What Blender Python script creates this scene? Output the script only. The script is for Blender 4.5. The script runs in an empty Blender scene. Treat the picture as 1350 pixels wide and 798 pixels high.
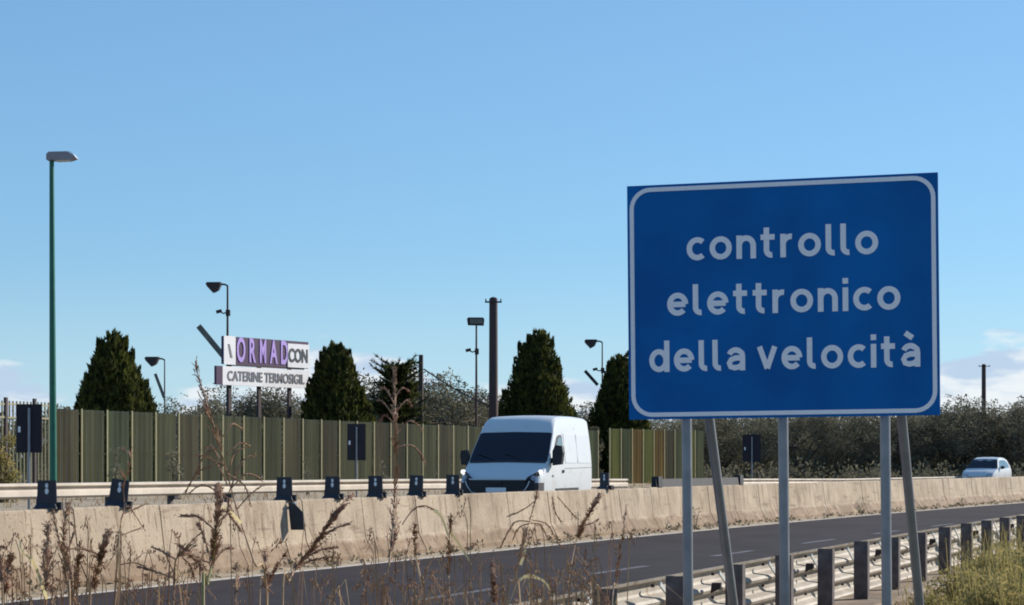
import bpy, bmesh, math, random
from math import sin, cos, pi, radians, sqrt, atan2
from mathutils import Vector, Matrix, Euler, noise
R = random.Random(7)
sc = bpy.context.scene
COL = sc.collection

# ------------------------------------------------------------------ camera
F_PX, HZ, CX, HC = 2600.0, 610.0, 675.0, 1.57
cd = bpy.data.cameras.new("camera"); cam = bpy.data.objects.new("camera", cd); COL.objects.link(cam)
cam.location = (0, 0, HC); cam.rotation_euler = (radians(90), 0, 0)
cd.sensor_width = 36; cd.lens = F_PX/1350*36; cd.shift_y = (HZ-399)/1350
cd.clip_start = 0.1; cd.clip_end = 20000
sc.camera = cam
def P(px, py, D):            # point seen at a photo pixel, D metres ahead
    return Vector(((px-CX)*D/F_PX, D, HC+(HZ-py)*D/F_PX))

# ------------------------------------------------------------------ light
SUN_EL, SUN_AZ = 25.0, 58.0      # azimuth from +Y towards +X
w = bpy.data.worlds.new("World"); sc.world = w; w.use_nodes = True
nt = w.node_tree; N = nt.nodes; L = nt.links
for n in list(N): N.remove(n)
out = N.new('ShaderNodeOutputWorld'); bg = N.new('ShaderNodeBackground'); L.new(bg.outputs[0], out.inputs[0])
sky = N.new('ShaderNodeTexSky'); sky.sky_type = 'NISHITA'; sky.sun_disc = False
sky.sun_elevation = radians(SUN_EL); sky.sun_rotation = radians(SUN_AZ)
sky.altitude = 0; sky.air_density = 1.0; sky.dust_density = 0.1; sky.ozone_density = 3.0
bg.inputs[1].default_value = 0.090
tc = N.new('ShaderNodeTexCoord')
sep = N.new('ShaderNodeSeparateXYZ'); L.new(tc.outputs['Generated'], sep.inputs[0])
mp = N.new('ShaderNodeMapping'); mp.inputs['Scale'].default_value = (9, 9, 30); mp.inputs['Location'].default_value = (1.3, 0.4, 0.2)
L.new(tc.outputs['Generated'], mp.inputs[0])
ns = N.new('ShaderNodeTexNoise'); ns.inputs['Scale'].default_value = 1.0; ns.inputs['Detail'].default_value = 7; ns.inputs['Roughness'].default_value = 0.52
L.new(mp.outputs[0], ns.inputs[0])
def wmath(op, a, b=None, clamp=False):
    m = N.new('ShaderNodeMath'); m.operation = op; m.use_clamp = clamp
    for i, v in enumerate((a, b)):
        if v is None: continue
        if isinstance(v, (int, float)): m.inputs[i].default_value = v
        else: L.new(v, m.inputs[i])
    return m.outputs[0]
def wramp(v, a, b, c=0.0, d=1.0):
    m = N.new('ShaderNodeMapRange'); m.interpolation_type = 'SMOOTHSTEP'
    L.new(v, m.inputs[0]); m.inputs[1].default_value = a; m.inputs[2].default_value = b
    m.inputs[3].default_value = c; m.inputs[4].default_value = d
    return m.outputs[0]
# colour of the clear sky: a paler, slightly cyan cast as the day was
hs = N.new('ShaderNodeMix'); hs.data_type = 'RGBA'; hs.blend_type = 'MULTIPLY'; hs.inputs['Factor'].default_value = 1.0
gm = N.new('ShaderNodeGamma'); gm.inputs[1].default_value = 0.60; L.new(sky.outputs[0], gm.inputs[0])
L.new(gm.outputs[0], hs.inputs['A']); hs.inputs['B'].default_value = (1.24, 1.88, 2.44, 1)
SKYTINT = hs
mp3 = N.new('ShaderNodeMapping'); mp3.inputs['Scale'].default_value = (7, 7, 7); mp3.inputs['Location'].default_value = (5.1, 3.2, 1.0); L.new(tc.outputs['Generated'], mp3.inputs[0])
ns3 = N.new('ShaderNodeTexNoise'); ns3.inputs['Scale'].default_value = 1; ns3.inputs['Detail'].default_value = 1; L.new(mp3.outputs[0], ns3.inputs[0])
top_ = wmath('ADD', 0.041, wmath('MULTIPLY', wmath('SUBTRACT', ns3.outputs[0], 0.5), 0.06))
top_ = wmath('ADD', top_, wramp(sep.outputs[0], 0.18, 0.25, 0.0, 0.042))      # the bank of cloud stands taller to the right
low = wmath('MULTIPLY', wmath('SUBTRACT', top_, sep.outputs[2]), 9.0)
dens = wramp(wmath('ADD', ns.outputs[0], low), 0.53, 0.61)
mp2 = N.new('ShaderNodeMapping'); mp2.inputs['Scale'].default_value = (26, 26, 90); L.new(tc.outputs['Generated'], mp2.inputs[0])
ns2 = N.new('ShaderNodeTexNoise'); ns2.inputs['Scale'].default_value = 1; ns2.inputs['Detail'].default_value = 5; L.new(mp2.outputs[0], ns2.inputs[0])
cr = N.new('ShaderNodeMix'); cr.data_type = 'RGBA'
L.new(wramp(ns2.outputs[0], 0.40, 0.62), cr.inputs['Factor'])
cr.inputs['A'].default_value = (4.5, 5.6, 7.2, 1); cr.inputs['B'].default_value = (8.0, 8.2, 8.4, 1)
mx = N.new('ShaderNodeMix'); mx.data_type = 'RGBA'
hz = N.new('ShaderNodeMix'); hz.data_type = 'RGBA'; hz.inputs['B'].default_value = (5.4, 7.0, 8.0, 1)
L.new(wramp(sep.outputs[2], 0.0, 0.11, 0.55, 0.0), hz.inputs['Factor']); L.new(hs.outputs['Result'], hz.inputs['A'])
L.new(wmath('MULTIPLY', dens, 0.85), mx.inputs['Factor']); L.new(hz.outputs['Result'], mx.inputs['A']); L.new(cr.outputs['Result'], mx.inputs['B'])
L.new(mx.outputs['Result'], bg.inputs[0])

sd = bpy.data.lights.new("sun", 'SUN'); sd.energy = 5.0; sd.angle = radians(0.53); sd.color = (1.0, 0.92, 0.81)
so = bpy.data.objects.new("sun", sd); COL.objects.link(so)
dsun = Vector((sin(radians(SUN_AZ))*cos(radians(SUN_EL)), cos(radians(SUN_AZ))*cos(radians(SUN_EL)), sin(radians(SUN_EL))))
so.rotation_euler = dsun.to_track_quat('Z', 'Y').to_euler()
so.location = (30, 10, 40)
sc.view_settings.view_transform = 'Standard'; sc.view_settings.look = 'None'
sc.view_settings.exposure = 0.35; sc.view_settings.gamma = 1.0
sc.cycles.filter_width = 1.9 if hasattr(sc, 'cycles') else 1.5

# ------------------------------------------------------------------ materials
def mat(name, col, rough=0.7, metal=0.0, var=0.0, scale=5.0, col2=None, bump=0.0, spec=0.5, detail=5, stretch=None, bscale=None):
    m = bpy.data.materials.new(name); m.use_nodes = True
    nt = m.node_tree; b = nt.nodes['Principled BSDF']
    b.inputs['Roughness'].default_value = rough; b.inputs['Metallic'].default_value = metal
    b.inputs['Specular IOR Level'].default_value = spec
    b.inputs['Base Color'].default_value = (*col, 1)
    if var or col2 or bump:
        t = nt.nodes.new('ShaderNodeTexCoord'); mpn = nt.nodes.new('ShaderNodeMapping')
        nt.links.new(t.outputs['Object'], mpn.inputs[0])
        if stretch: mpn.inputs['Scale'].default_value = stretch
        n = nt.nodes.new('ShaderNodeTexNoise'); n.inputs['Scale'].default_value = scale; n.inputs['Detail'].default_value = detail
        nt.links.new(mpn.outputs[0], n.inputs[0])
        if var or col2:
            if col2 is None: col2 = tuple(c*(1-var) for c in col)
            r = nt.nodes.new('ShaderNodeMapRange'); r.inputs[1].default_value = 0.36; r.inputs[2].default_value = 0.64
            nt.links.new(n.outputs[0], r.inputs[0])
            mixn = nt.nodes.new('ShaderNodeMix'); mixn.data_type = 'RGBA'
            mixn.inputs['A'].default_value = (*col, 1); mixn.inputs['B'].default_value = (*col2, 1)
            nt.links.new(r.outputs[0], mixn.inputs['Factor']); nt.links.new(mixn.outputs['Result'], b.inputs['Base Color'])
        if bump:
            bn = nt.nodes.new('ShaderNodeBump'); bn.inputs['Strength'].default_value = bump; bn.inputs['Distance'].default_value = 0.02
            n2 = nt.nodes.new('ShaderNodeTexNoise'); n2.inputs['Scale'].default_value = bscale or scale*6; n2.inputs['Detail'].default_value = 6
            nt.links.new(mpn.outputs[0], n2.inputs[0]); nt.links.new(n2.outputs[0], bn.inputs['Height']); nt.links.new(bn.outputs[0], b.inputs['Normal'])
    return m

def layered(m, layers):
    """multiply more noise stains over the base colour: (scale xyz, lo, hi, colour multiplier)"""
    nt = m.node_tree; b = nt.nodes['Principled BSDF']
    t = nt.nodes.new('ShaderNodeTexCoord')
    for sxyz, lo, hi, mul, zr in layers:
        mpn = nt.nodes.new('ShaderNodeMapping'); mpn.inputs['Scale'].default_value = sxyz
        nt.links.new(t.outputs['Object'], mpn.inputs[0])
        n = nt.nodes.new('ShaderNodeTexNoise'); n.inputs['Scale'].default_value = 1; n.inputs['Detail'].default_value = 6
        nt.links.new(mpn.outputs[0], n.inputs[0])
        src = n.outputs[0]
        if zr:                                       # stain that sits at a height of the thing
            sp = nt.nodes.new('ShaderNodeSeparateXYZ'); nt.links.new(t.outputs['Object'], sp.inputs[0])
            zz = nt.nodes.new('ShaderNodeMapRange'); nt.links.new(sp.outputs[2], zz.inputs[0])
            zz.inputs[1].default_value = zr[0]; zz.inputs[2].default_value = zr[1]; zz.inputs[3].default_value = zr[2]; zz.inputs[4].default_value = 0.0
            ad = nt.nodes.new('ShaderNodeMath'); ad.operation = 'ADD'; nt.links.new(src, ad.inputs[0]); nt.links.new(zz.outputs[0], ad.inputs[1]); src = ad.outputs[0]
        r = nt.nodes.new('ShaderNodeMapRange'); r.interpolation_type = 'SMOOTHSTEP'; nt.links.new(src, r.inputs[0])
        r.inputs[1].default_value = lo; r.inputs[2].default_value = hi
        mu = nt.nodes.new('ShaderNodeMix'); mu.data_type = 'RGBA'; mu.blend_type = 'MULTIPLY'
        mu.inputs['B'].default_value = (*mul, 1); nt.links.new(r.outputs[0], mu.inputs['Factor'])
        old = b.inputs['Base Color'].links[0].from_socket if b.inputs['Base Color'].links else None
        if old: nt.links.new(old, mu.inputs['A'])
        else: mu.inputs['A'].default_value = b.inputs['Base Color'].default_value
        nt.links.new(mu.outputs['Result'], b.inputs['Base Color'])
    return m

def leafy_mat(m, amt):
    nt = m.node_tree; b = nt.nodes['Principled BSDF']; o = nt.nodes['Material Output']
    t = nt.nodes.new('ShaderNodeBsdfTranslucent'); mx_ = nt.nodes.new('ShaderNodeMixShader'); mx_.inputs[0].default_value = amt
    if b.inputs['Base Color'].links: nt.links.new(b.inputs['Base Color'].links[0].from_socket, t.inputs[0])
    else: t.inputs[0].default_value = b.inputs['Base Color'].default_value
    nt.links.new(b.outputs[0], mx_.inputs[1]); nt.links.new(t.outputs[0], mx_.inputs[2]); nt.links.new(mx_.outputs[0], o.inputs[0])
M = {}
M['concrete'] = layered(mat('concrete', (.455, .365, .262), .9, col2=(.37, .295, .215), scale=2.2, bump=.35, bscale=25),
    [((5, 5, .5), .50, .68, (.70, .66, .63), None), ((14, 14, 1.0), .58, .68, (.60, .54, .50), None), ((2.2, 2.2, 6), .60, 1.05, (.62, .54, .48), (.26, .42, .50)), ((.5, .5, .5), .45, .65, (.82, .80, .77), None), ((.9, .9, 7), .60, .70, (.66, .62, .60), None), ((24, 24, 24), .60, .68, (.55, .52, .50), None),
     ((30, 30, 30), .62, .75, (.75, .72, .7), None)])
M['asphalt'] = layered(mat('asphalt', (.040, .031, .035), .9, col2=(.028, .022, .026), scale=1.2, bump=.4, bscale=90, spec=.2),
    [((.5, .22, .5), .45, .62, (.72, .70, .70), None), ((3, 3, 3), .58, .64, (.85, .84, .84), None), ((40, 40, 40), .55, .7, (1.25, 1.25, 1.25), None)])
M['paint'] = layered(mat('road_paint', (.62, .58, .52), .7, col2=(.5, .46, .41), scale=8), [((9, 9, 9), .55, .66, (.45, .42, .42), None)])
M['paintfaint'] = layered(mat('worn_road_paint', (.15, .135, .14), .7, col2=(.09, .082, .085), scale=5), [((12, 12, 12), .5, .62, (.5, .5, .52), None)])
M['soil'] = layered(mat('dry_soil', (.42, .335, .235), .95, col2=(.29, .23, .155), scale=1.5, bump=.6, bscale=12), [((6, 6, 6), .55, .68, (.55, .52, .46), None)])
M['verge'] = layered(mat('dry_verge', (.22, .19, .10), .95, col2=(.12, .12, .055), scale=1.0, bump=.6, bscale=12), [((5, 5, 5), .5, .65, (.6, .6, .5), None)])
M['galv'] = mat('galvanised_steel', (.26, .27, .30), .34, .45, var=.18, scale=9)
M['railback'] = layered(mat('weathered_rail', (.40, .36, .31), .7, .1, col2=(.28, .245, .20), scale=3, bump=.1), [((10, 10, 3), .58, .72, (.62, .52, .42), None)])
M['railfar'] = mat('rail_zinc', (.62, .54, .44), .55, .2, col2=(.5, .43, .35), scale=2)
M['railpost'] = mat('rail_post_steel', (.15, .125, .12), .75, .1, col2=(.09, .07, .07), scale=12)
M['raildark'] = mat('dark_rail', (.02, .018, .024), .6, .3, var=.3, scale=4)
M['blue'] = mat('sign_blue', (.0015, .150, .46), .5, col2=(.0012, .105, .35), scale=1.6, spec=.15)
M['white_refl'] = mat('sign_white', (.93, .89, .92), .45, col2=(.86, .83, .86), scale=60)
M['signback'] = mat('sign_back_grey', (.022, .018, .027), .6, .3, var=.2, scale=5)
M['black'] = mat('black_plastic', (.012, .012, .018), .5, var=.3, scale=12)
M['delin'] = mat('delineator_plastic', (.028, .028, .040), .45, var=.3, scale=9)
M['reflector'] = mat('reflector_white', (.8, .8, .8), .3)
M['green'] = mat('green_paint', (.012, .13, .085), .38, .2, var=.15, scale=6)
M['lamphead'] = mat('lamp_head_grey', (.30, .27, .29), .5, .3, var=.1, scale=5)
M['lampglass'] = mat('lamp_glass', (.75, .75, .75), .2)
M['dark'] = mat('dark_weathered_steel', (.035, .028, .034), .65, .3, col2=(.055, .035, .032), scale=3)
M['pylon'] = mat('rusty_brown_pole', (.075, .042, .038), .8, .1, col2=(.055, .04, .045), scale=1.5, stretch=(1, 1, .3))
M['greyplate'] = mat('grey_plate', (.16, .17, .15), .6, .2, var=.3, scale=2)
M['vanwhite'] = layered(mat('van_white', (.62, .645, .66), .3, spec=.4), [((2, 2, 4), .55, .8, (.90, .87, .82), (0.3, 1.1, .25))])
M['glass'] = mat('dark_glass', (.006, .006, .018), .05, spec=.5)
M['glass2'] = mat('side_glass', (.12, .17, .19), .05, spec=1.0)
M['vanplastic'] = mat('bumper_plastic', (.022, .02, .028), .55, var=.2, scale=6)
M['headlamp'] = mat('headlamp_glass', (.30, .33, .40), .08, spec=1.0)
M['chrome'] = mat('chrome', (.62, .63, .66), .35, .3)
M['tyre'] = mat('tyre', (.015, .015, .015), .85)
M['red'] = mat('tail_red', (.35, .01, .01), .2)
M['fencepost'] = mat('fence_post_green', (.26, .25, .14), .6, .1, col2=(.27, .23, .12), scale=1.2)
M['slat_a'] = mat('fence_slat_olive', (.25, .235, .13), .6, .1, col2=(.15, .14, .08), scale=1.3, stretch=(2, 2, .10))
M['slat_b'] = mat('fence_slat_brown', (.25, .215, .125), .6, .1, col2=(.15, .13, .08), scale=1.3, stretch=(2, 2, .10))
M['slat_c'] = mat('fence_slat_green', (.225, .24, .13), .6, .1, col2=(.14, .14, .08), scale=1.3, stretch=(2, 2, .10))
M['slat_d'] = mat('fence_slat_ochre', (.42, .29, .10), .6, .1, col2=(.20, .14, .06), scale=1.3, stretch=(2, 2, .10))
M['slat_e'] = mat('fence_slat_lime', (.33, .32, .11), .6, .1, col2=(.15, .16, .07), scale=1.3, stretch=(2, 2, .10))
M['cypress'] = mat('cypress_foliage', (.016, .022, .009), .8, col2=(.105, .112, .024), scale=3.5, spec=.15)
M['olive'] = mat('olive_foliage', (.20, .185, .125), .75, col2=(.075, .072, .048), scale=.9, spec=.2)
M['olive2'] = mat('olive_foliage_pale', (.25, .235, .16), .75, col2=(.105, .10, .065), scale=.9, spec=.2)
M['bark'] = mat('bark', (.09, .065, .045), .9, var=.4, scale=8, bump=.5)
M['bush'] = mat('yellow_green_bush', (.40, .32, .13), .75, col2=(.19, .17, .06), scale=3.5, spec=.2)
M['drygrass'] = mat('dry_grass', (.50, .38, .22), .8, col2=(.24, .15, .10), scale=5, spec=.2)
M['stem'] = mat('reed_stem', (.44, .31, .17), .7, col2=(.26, .14, .09), scale=7)
M['stemgreen'] = mat('reed_stem_green', (.20, .22, .07), .6, col2=(.26, .22, .10), scale=5)
M['panicle'] = mat('grass_panicle', (.27, .125, .085), .85, col2=(.42, .27, .17), scale=25)
M['panicle_pale'] = mat('grass_panicle_pale', (.50, .33, .20), .85, col2=(.32, .17, .11), scale=25)
M['leafpale'] = mat('dry_leaf', (.80, .68, .38), .6, col2=(.6, .48, .24), scale=6)
M['bbwhite'] = mat('board_white', (.88, .87, .88), .5, var=.08, scale=2)
M['bbpurple'] = mat('board_dark_purple', (.045, .012, .065), .5)
M['bblilac'] = mat('board_lilac', (.50, .34, .80), .5, var=.1, scale=2)
M['bbtext'] = mat('board_text_dark', (.03, .03, .04), .6)
M['bbgrey'] = mat('board_text_grey', (.16, .16, .17), .6)

for k_, a_ in (('cypress', .3), ('bush', .45), ('drygrass', .4), ('leafpale', .45), ('panicle', .3), ('panicle_pale', .35), ('olive', .3), ('olive2', .3)): leafy_mat(M[k_], a_)
M['glow_spot'] = mat('headlight_glow_spot', (.8, .8, .8), .2)  # glowing material for the bright spot on each headlight
M['glow_spot'].node_tree.nodes['Principled BSDF'].inputs['Emission Color'].default_value = (1, .97, .9, 1)
M['glow_spot'].node_tree.nodes['Principled BSDF'].inputs['Emission Strength'].default_value = 1.2
# ------------------------------------------------------------------ mesh helpers
class MB:
    def __init__(s): s.v = []; s.f = []
    def add(s, vs, fs):
        o = len(s.v); s.v.extend([tuple(v) for v in vs]); s.f.extend([tuple(o+i for i in f) for f in fs]); return s
    def box(s, c, d, rot=None):
        c = Vector(c); h = Vector(d)/2; vs = []
        for x in (-1, 1):
            for y in (-1, 1):
                for z in (-1, 1):
                    p = Vector((x*h.x, y*h.y, z*h.z))
                    if rot is not None: p = rot @ p
                    vs.append(c+p)
        return s.add(vs, [(0, 1, 3, 2), (4, 6, 7, 5), (0, 4, 5, 1), (2, 3, 7, 6), (0, 2, 6, 4), (1, 5, 7, 3)])
    def tube(s, pts, rad, n=8, caps=True):
        pts = [Vector(p) for p in pts]; m = len(pts)
        if not isinstance(rad, (list, tuple)): rad = [rad]*m
        rings = []
        up = Vector((0.31, 0.2, 0.93)).normalized()
        for i, p in enumerate(pts):
            t = (pts[min(i+1, m-1)]-pts[max(i-1, 0)]).normalized()
            a = t.cross(up)
            if a.length < 1e-3: a = t.cross(Vector((1, 0, 0)))
            a.normalize(); b = t.cross(a)
            rings.append([p+(a*cos(2*pi*k/n)+b*sin(2*pi*k/n))*rad[i] for k in range(n)])
        vs = [q for r in rings for q in r]; fs = []
        for i in range(m-1):
            for k in range(n):
                fs.append((i*n+k, i*n+(k+1) % n, (i+1)*n+(k+1) % n, (i+1)*n+k))
        if caps: fs.append(tuple(range(n-1, -1, -1))); fs.append(tuple((m-1)*n+k for k in range(n)))
        return s.add(vs, fs)
    def prism(s, poly, a, b, fn):      # poly 2D extruded from a to b; fn(u, v, t) -> point
        n = len(poly)
        vs = [fn(u, v, a) for u, v in poly]+[fn(u, v, b) for u, v in poly]
        fs = [tuple(range(n)), tuple(range(2*n-1, n-1, -1))]+[(i, i+n, (i+1) % n+n, (i+1) % n) for i in range(n)]
        return s.add(vs, fs)
    def sweep(s, prof, stations, fn, closed=True, caps=True):   # prof [(off,z)], fn(station, off, z)
        n = len(prof); m = len(stations)
        vs = [fn(st, o, z) for st in stations for o, z in prof]; fs = []
        rng = n if closed else n-1
        for i in range(m-1):
            for k in range(rng):
                fs.append((i*n+k, i*n+(k+1) % n, (i+1)*n+(k+1) % n, (i+1)*n+k))
        if closed and caps: fs.append(tuple(range(n))); fs.append(tuple((m-1)*n+k for k in range(n-1, -1, -1)))
        return s.add(vs, fs)
    def tri(s, a, b, c): return s.add([a, b, c], [(0, 1, 2)])
    def mesh(s, name, m, smooth=False, fix=True):
        me = bpy.data.meshes.new(name); me.from_pydata(s.v, [], s.f); me.update()
        if fix and len(s.f) < 20000:
            bm = bmesh.new(); bm.from_mesh(me); bmesh.ops.recalc_face_normals(bm, faces=bm.faces); bm.to_mesh(me); bm.free()
        me.materials.append(m)
        if smooth:
            me.polygons.foreach_set('use_smooth', [True]*len(me.polygons))
            try: me.set_sharp_from_angle(angle=radians(40))
            except Exception: pass
        return me
    def build(s, name, m, parent=None, smooth=False, fix=True):
        o = bpy.data.objects.new(name, s.mesh(name, m, smooth, fix)); COL.objects.link(o)
        if parent is not None: o.parent = parent
        return o

def tag(o, label=None, cat=None, group=None, kind=None):
    if label: o['label'] = label
    if cat: o['category'] = cat
    if group: o['group'] = group
    if kind: o['kind'] = kind
    return o
def thing(name, label, cat, loc=(0, 0, 0), rz=0.0, group=None):
    o = bpy.data.objects.new(name, None); COL.objects.link(o); o.empty_display_size = .2
    o.location = loc; o.rotation_euler = (0, 0, rz)
    return tag(o, label, cat, group)
def struct(name, mb, m, smooth=False):
    return tag(mb.build(name, m, None, smooth), kind='structure')
def dup(root, loc, rz=0.0, label=None, scale=None):
    r = root.copy(); COL.objects.link(r); r.location = loc; r.rotation_euler = (root.rotation_euler[0], root.rotation_euler[1], rz)
    if label: r['label'] = label
    if scale: r.scale = scale
    for ch in list(root.children):
        c = ch.copy(); COL.objects.link(c); c.parent = r
        for g in list(ch.children):
            d = g.copy(); COL.objects.link(d); d.parent = c
    return r
def inst(name, me, parent, loc, rz=0.0, rot=None, scale=None):
    o = bpy.data.objects.new(name, me); COL.objects.link(o); o.parent = parent; o.location = loc
    o.rotation_euler = rot if rot else (0, 0, rz)
    if scale: o.scale = scale
    return o

# ------------------------------------------------------------------ the road's own frame
TH0, KC, X0, Y0 = radians(23.3), radians(.1), -.72, 34.0
def head(s): return TH0+KC*s
def F(s, off, z=0.0):        # off > 0 towards the camera side
    th = head(s); x = X0+(cos(TH0)-cos(th))/KC; y = Y0+(sin(th)-sin(TH0))/KC
    return Vector((x+off*cos(th), y-off*sin(th), z))
def rotz(s): return -head(s)            # rotation that turns +Y into the road direction
def find_s(px, off, a=-60, b=140):      # where the offset curve crosses a photo column
    for _ in range(50):
        m = (a+b)/2; p = F(m, off)
        if p.y <= 0.5 or p.x/p.y*F_PX+CX < px: a = m
        else: b = m
    return (a+b)/2
def rng(a, b, st):
    n = max(1, int(round((b-a)/st))); return [a+(b-a)*i/n for i in range(n+1)]

# ------------------------------------------------------------------ ground, roads
g = MB(); g.add([(-6000, -3000, -.3), (6000, -3000, -.3), (6000, 9000, -.3), (-6000, 9000, -.3)], [(0, 1, 2, 3)])
struct('ground', g, M['verge'])
S = rng(-70, 170, 2.5)
def fz(s): return 0.15
g = MB().sweep([(-9.5, .15), (-10.6, .34), (-14, .5), (-19, .58), (-22, .6), (-60, .62), (-140, .3), (-150, -.35), (-9.5, -.35)], S, F)
struct('far_verge', g, M['soil'])
g = MB().sweep([(-1.15, .1), (-1.15, .15), (-9.5, .15), (-9.5, .1)], S, F); struct('far_road', g, M['asphalt'])
g = MB().sweep([(-.62, -.12), (-.62, 0), (7.9, 0), (7.9, -.12)], S, F); struct('near_road', g, M['asphalt'])
g = MB().sweep([(-1.3, -.12), (-1.3, .03), (-.62, .022), (-.12, .004), (-.12, -.1)], S, F); struct('gutter_strip', g, M['soil'])
g = MB().sweep([(9.45, -.2), (9.45, -.01), (10.6, .0), (12, -.05), (15, -.12), (24, -.2), (30, -.32)], rng(-70, 60, 2.5), F); struct('near_verge', g, M['verge'])
g = MB().sweep([(7.9, -.12), (7.9, .005), (9.45, .012), (9.45, -.2)], S, F); struct('near_shoulder', g, M['soil'])
g = MB().sweep([(-.07, .004), (.08, .004), (.08, .0055), (-.07, .0055)], S, F); struct('edge_line', g, M['paint'])
for i in range(16):
    s0 = -33.6+5.7*i
    g = MB().sweep([(4.08, .004), (4.22, .004), (4.22, .0055), (4.08, .0055)], rng(s0, s0+2.4, 1.2), F); struct('lane_marking', g, M['paintfaint'])
g = MB().sweep([(7.6, .004), (7.75, .004), (7.75, .0055), (7.6, .0055)], rng(-60, 120, 2.5), F); struct('verge_edge_line', g, M['paintfaint'])
g = MB().sweep([(-8.8, .154), (-8.65, .154), (-8.65, .156), (-8.8, .156)], S, F); struct('far_edge_line', g, M['paint'])

# ------------------------------------------------------------------ concrete barrier
bar = thing('concrete_barrier', 'long weathered tan concrete barrier dividing the two carriageways', 'barrier', F(0, 0))
P0 = F(0, 0)
def FL(s, off, z): return F(s, off, z)-P0
prof = [(-.62, .0), (-.62, .09), (-.76, .36), (-.84, .98), (-.86, 1.0), (-1.0, 1.0), (-1.02, .98), (-1.10, .36), (-1.24, .09), (-1.24, 0)]
s = -46.0; k = 0; JOINT = .012
while s < 120:
    ln = 1.98
    dz = R.uniform(-.006, .006); do = R.uniform(-.006, .006)
    o = MB().sweep([(a+do, b+(dz if b > .5 else 0)) for a, b in prof], rng(s+JOINT, s+ln-JOINT, 2.5), FL).build('barrier_segment', M['concrete'], bar)
    s += ln; k += 1
# dark filler inside the joints is recessed
MB().sweep([(-.80, .05), (-.89, .9), (-.99, .9), (-1.06, .05)], rng(-46, 120, 3), FL).build('joint_filler', M['dark'], bar)
BT = -0.93      # offset of the barrier's top
# ------------------------------------------------------------------ delineators standing on the barrier
dl = thing('delineator', 'x', 'delineator', (0, 0, 0), 0, 'dark delineators standing along the barrier top')
m = MB()
m.prism([(-.125, .045), (-.115, .35), (.115, .35), (.125, .045)], -.012, .012, lambda u, v, t: Vector((u, t, v)))
m.build('panel', M['delin'], dl)
m = MB(); m.prism([(-.155, 0), (-.115, .06), (.115, .06), (.14, 0)], -.09, .09, lambda u, v, t: Vector((u, t*(1-v*7), v))); m.build('foot', M['delin'], dl)
m = MB(); m.box((.15, .05, .03), (.05, .09, .10)); m.build('bracket', M['black'], dl)  # black block standing in for the shadow cast right of the foot
for zc, r in ((.285, .024), (.215, .030)):
    m = MB(); m.prism([(cos(a*pi/6)*r*.8, zc+sin(a*pi/6)*r*1.25) for a in range(12)], -.017, -.011, lambda u, v, t: Vector((u, t, v))); m.build('reflector', M['reflector'], dl)
dpx = [62, 155, 375, 438, 495, 548, 597, 797]
dlab = ['dark delineator on the barrier top just below the green lamp post',
        'leaning dark delineator on the barrier top, second from the left edge',
        'dark delineator on the barrier top above the tipped-over dark plate',
        'delineator with two white dots on the barrier, just right of the tipped dark plate',
        'delineator on the barrier top, below and right of the board by the second conifer',
        'dark delineator on the barrier, second to the left of the van front',
        'dark delineator with two white dots on the barrier, at the van front corner',
        'dark delineator on the barrier just behind the white van at its tail']
for i, px in enumerate(dpx):
    ss = find_s(px, BT); loc = F(ss, BT, 1.0)
    rz = -radians(4+R.uniform(-3, 3))
    o = dl if i == 0 else dup(dl, loc, rz)
    o.location = loc; o.rotation_euler = (0, radians([0, 7, 0, 1, 0, 3, 0, 0][i]), rz); o['label'] = dlab[i]
    if px == 797: o.rotation_euler[2] = -radians(40)
# the one that has tipped over the barrier's face
pt = P(390, 677, 0.1); ss = find_s(390, -.70); q = F(ss, -.70, .90)
tp = thing('hanging_plate', 'dark plate knocked over and hanging down the face of the concrete barrier', 'plate', q, -radians(8))
m = MB(); m.prism([(-.11, -.02), (-.10, -.34), (.10, -.36), (.11, -.10), (-.02, .06), (-.10, .08)], -.015, .015, lambda u, v, t: Vector((u, t, v))); m.build('panel', M['black'], tp)
m = MB(); m.box((-.02, .05, .06), (.03, .14, .03)); m.build('bracket', M['galv'], tp)
tp.rotation_euler[0] = radians(-6); tp.rotation_euler[1] = radians(-6)
# dark beam lying along the barrier top
sA, sB = find_s(862, BT), find_s(976, BT)
tb = thing('dark_beam', 'dark flat beam lying along the top of the concrete barrier behind the sign posts', 'beam', F(sA, BT, 1.0))
PB = F(sA, BT, 1.0)
m = MB().sweep([(BT-.06, 1.002), (BT+.07, 1.002), (BT+.05, 1.19), (BT-.05, 1.19)], rng(sA, sB, 1.5), lambda s, o, z: F(s, o, z)-PB); m.build('beam', M['raildark'], tb)
for q in (sA+.2, sB-.15):
    MB().sweep([(BT-.09, 1.0), (BT+.10, 1.0), (BT+.09, 1.25), (BT-.08, 1.25)], [q-.13, q+.13], lambda s, o, z: F(s, o, z)-PB).build('end_clamp', M['black'], tb)

# ------------------------------------------------------------------ W-beam profiles
def wave(n, off0, ztop, depth=.082, pitch=.165, th=.006, side=1):
    """corrugated beam section, n waves, ztop at its top; side = which way the crests point"""
    pts = []
    zz = ztop
    seq = []
    for i in range(n):
        z0 = ztop-i*pitch
        seq += [(0, z0), (.15, z0-.022), (.9, z0-.045), (1, z0-.06), (1, z0-.10), (.9, z0-.118), (.15, z0-.143)]
    seq.append((0, ztop-n*pitch+.0))
    a = [(off0+side*d*depth, z) for d, z in seq]
    b = [(off0+side*d*depth-side*th, z) for d, z in reversed(seq)]
    return a+b
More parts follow.
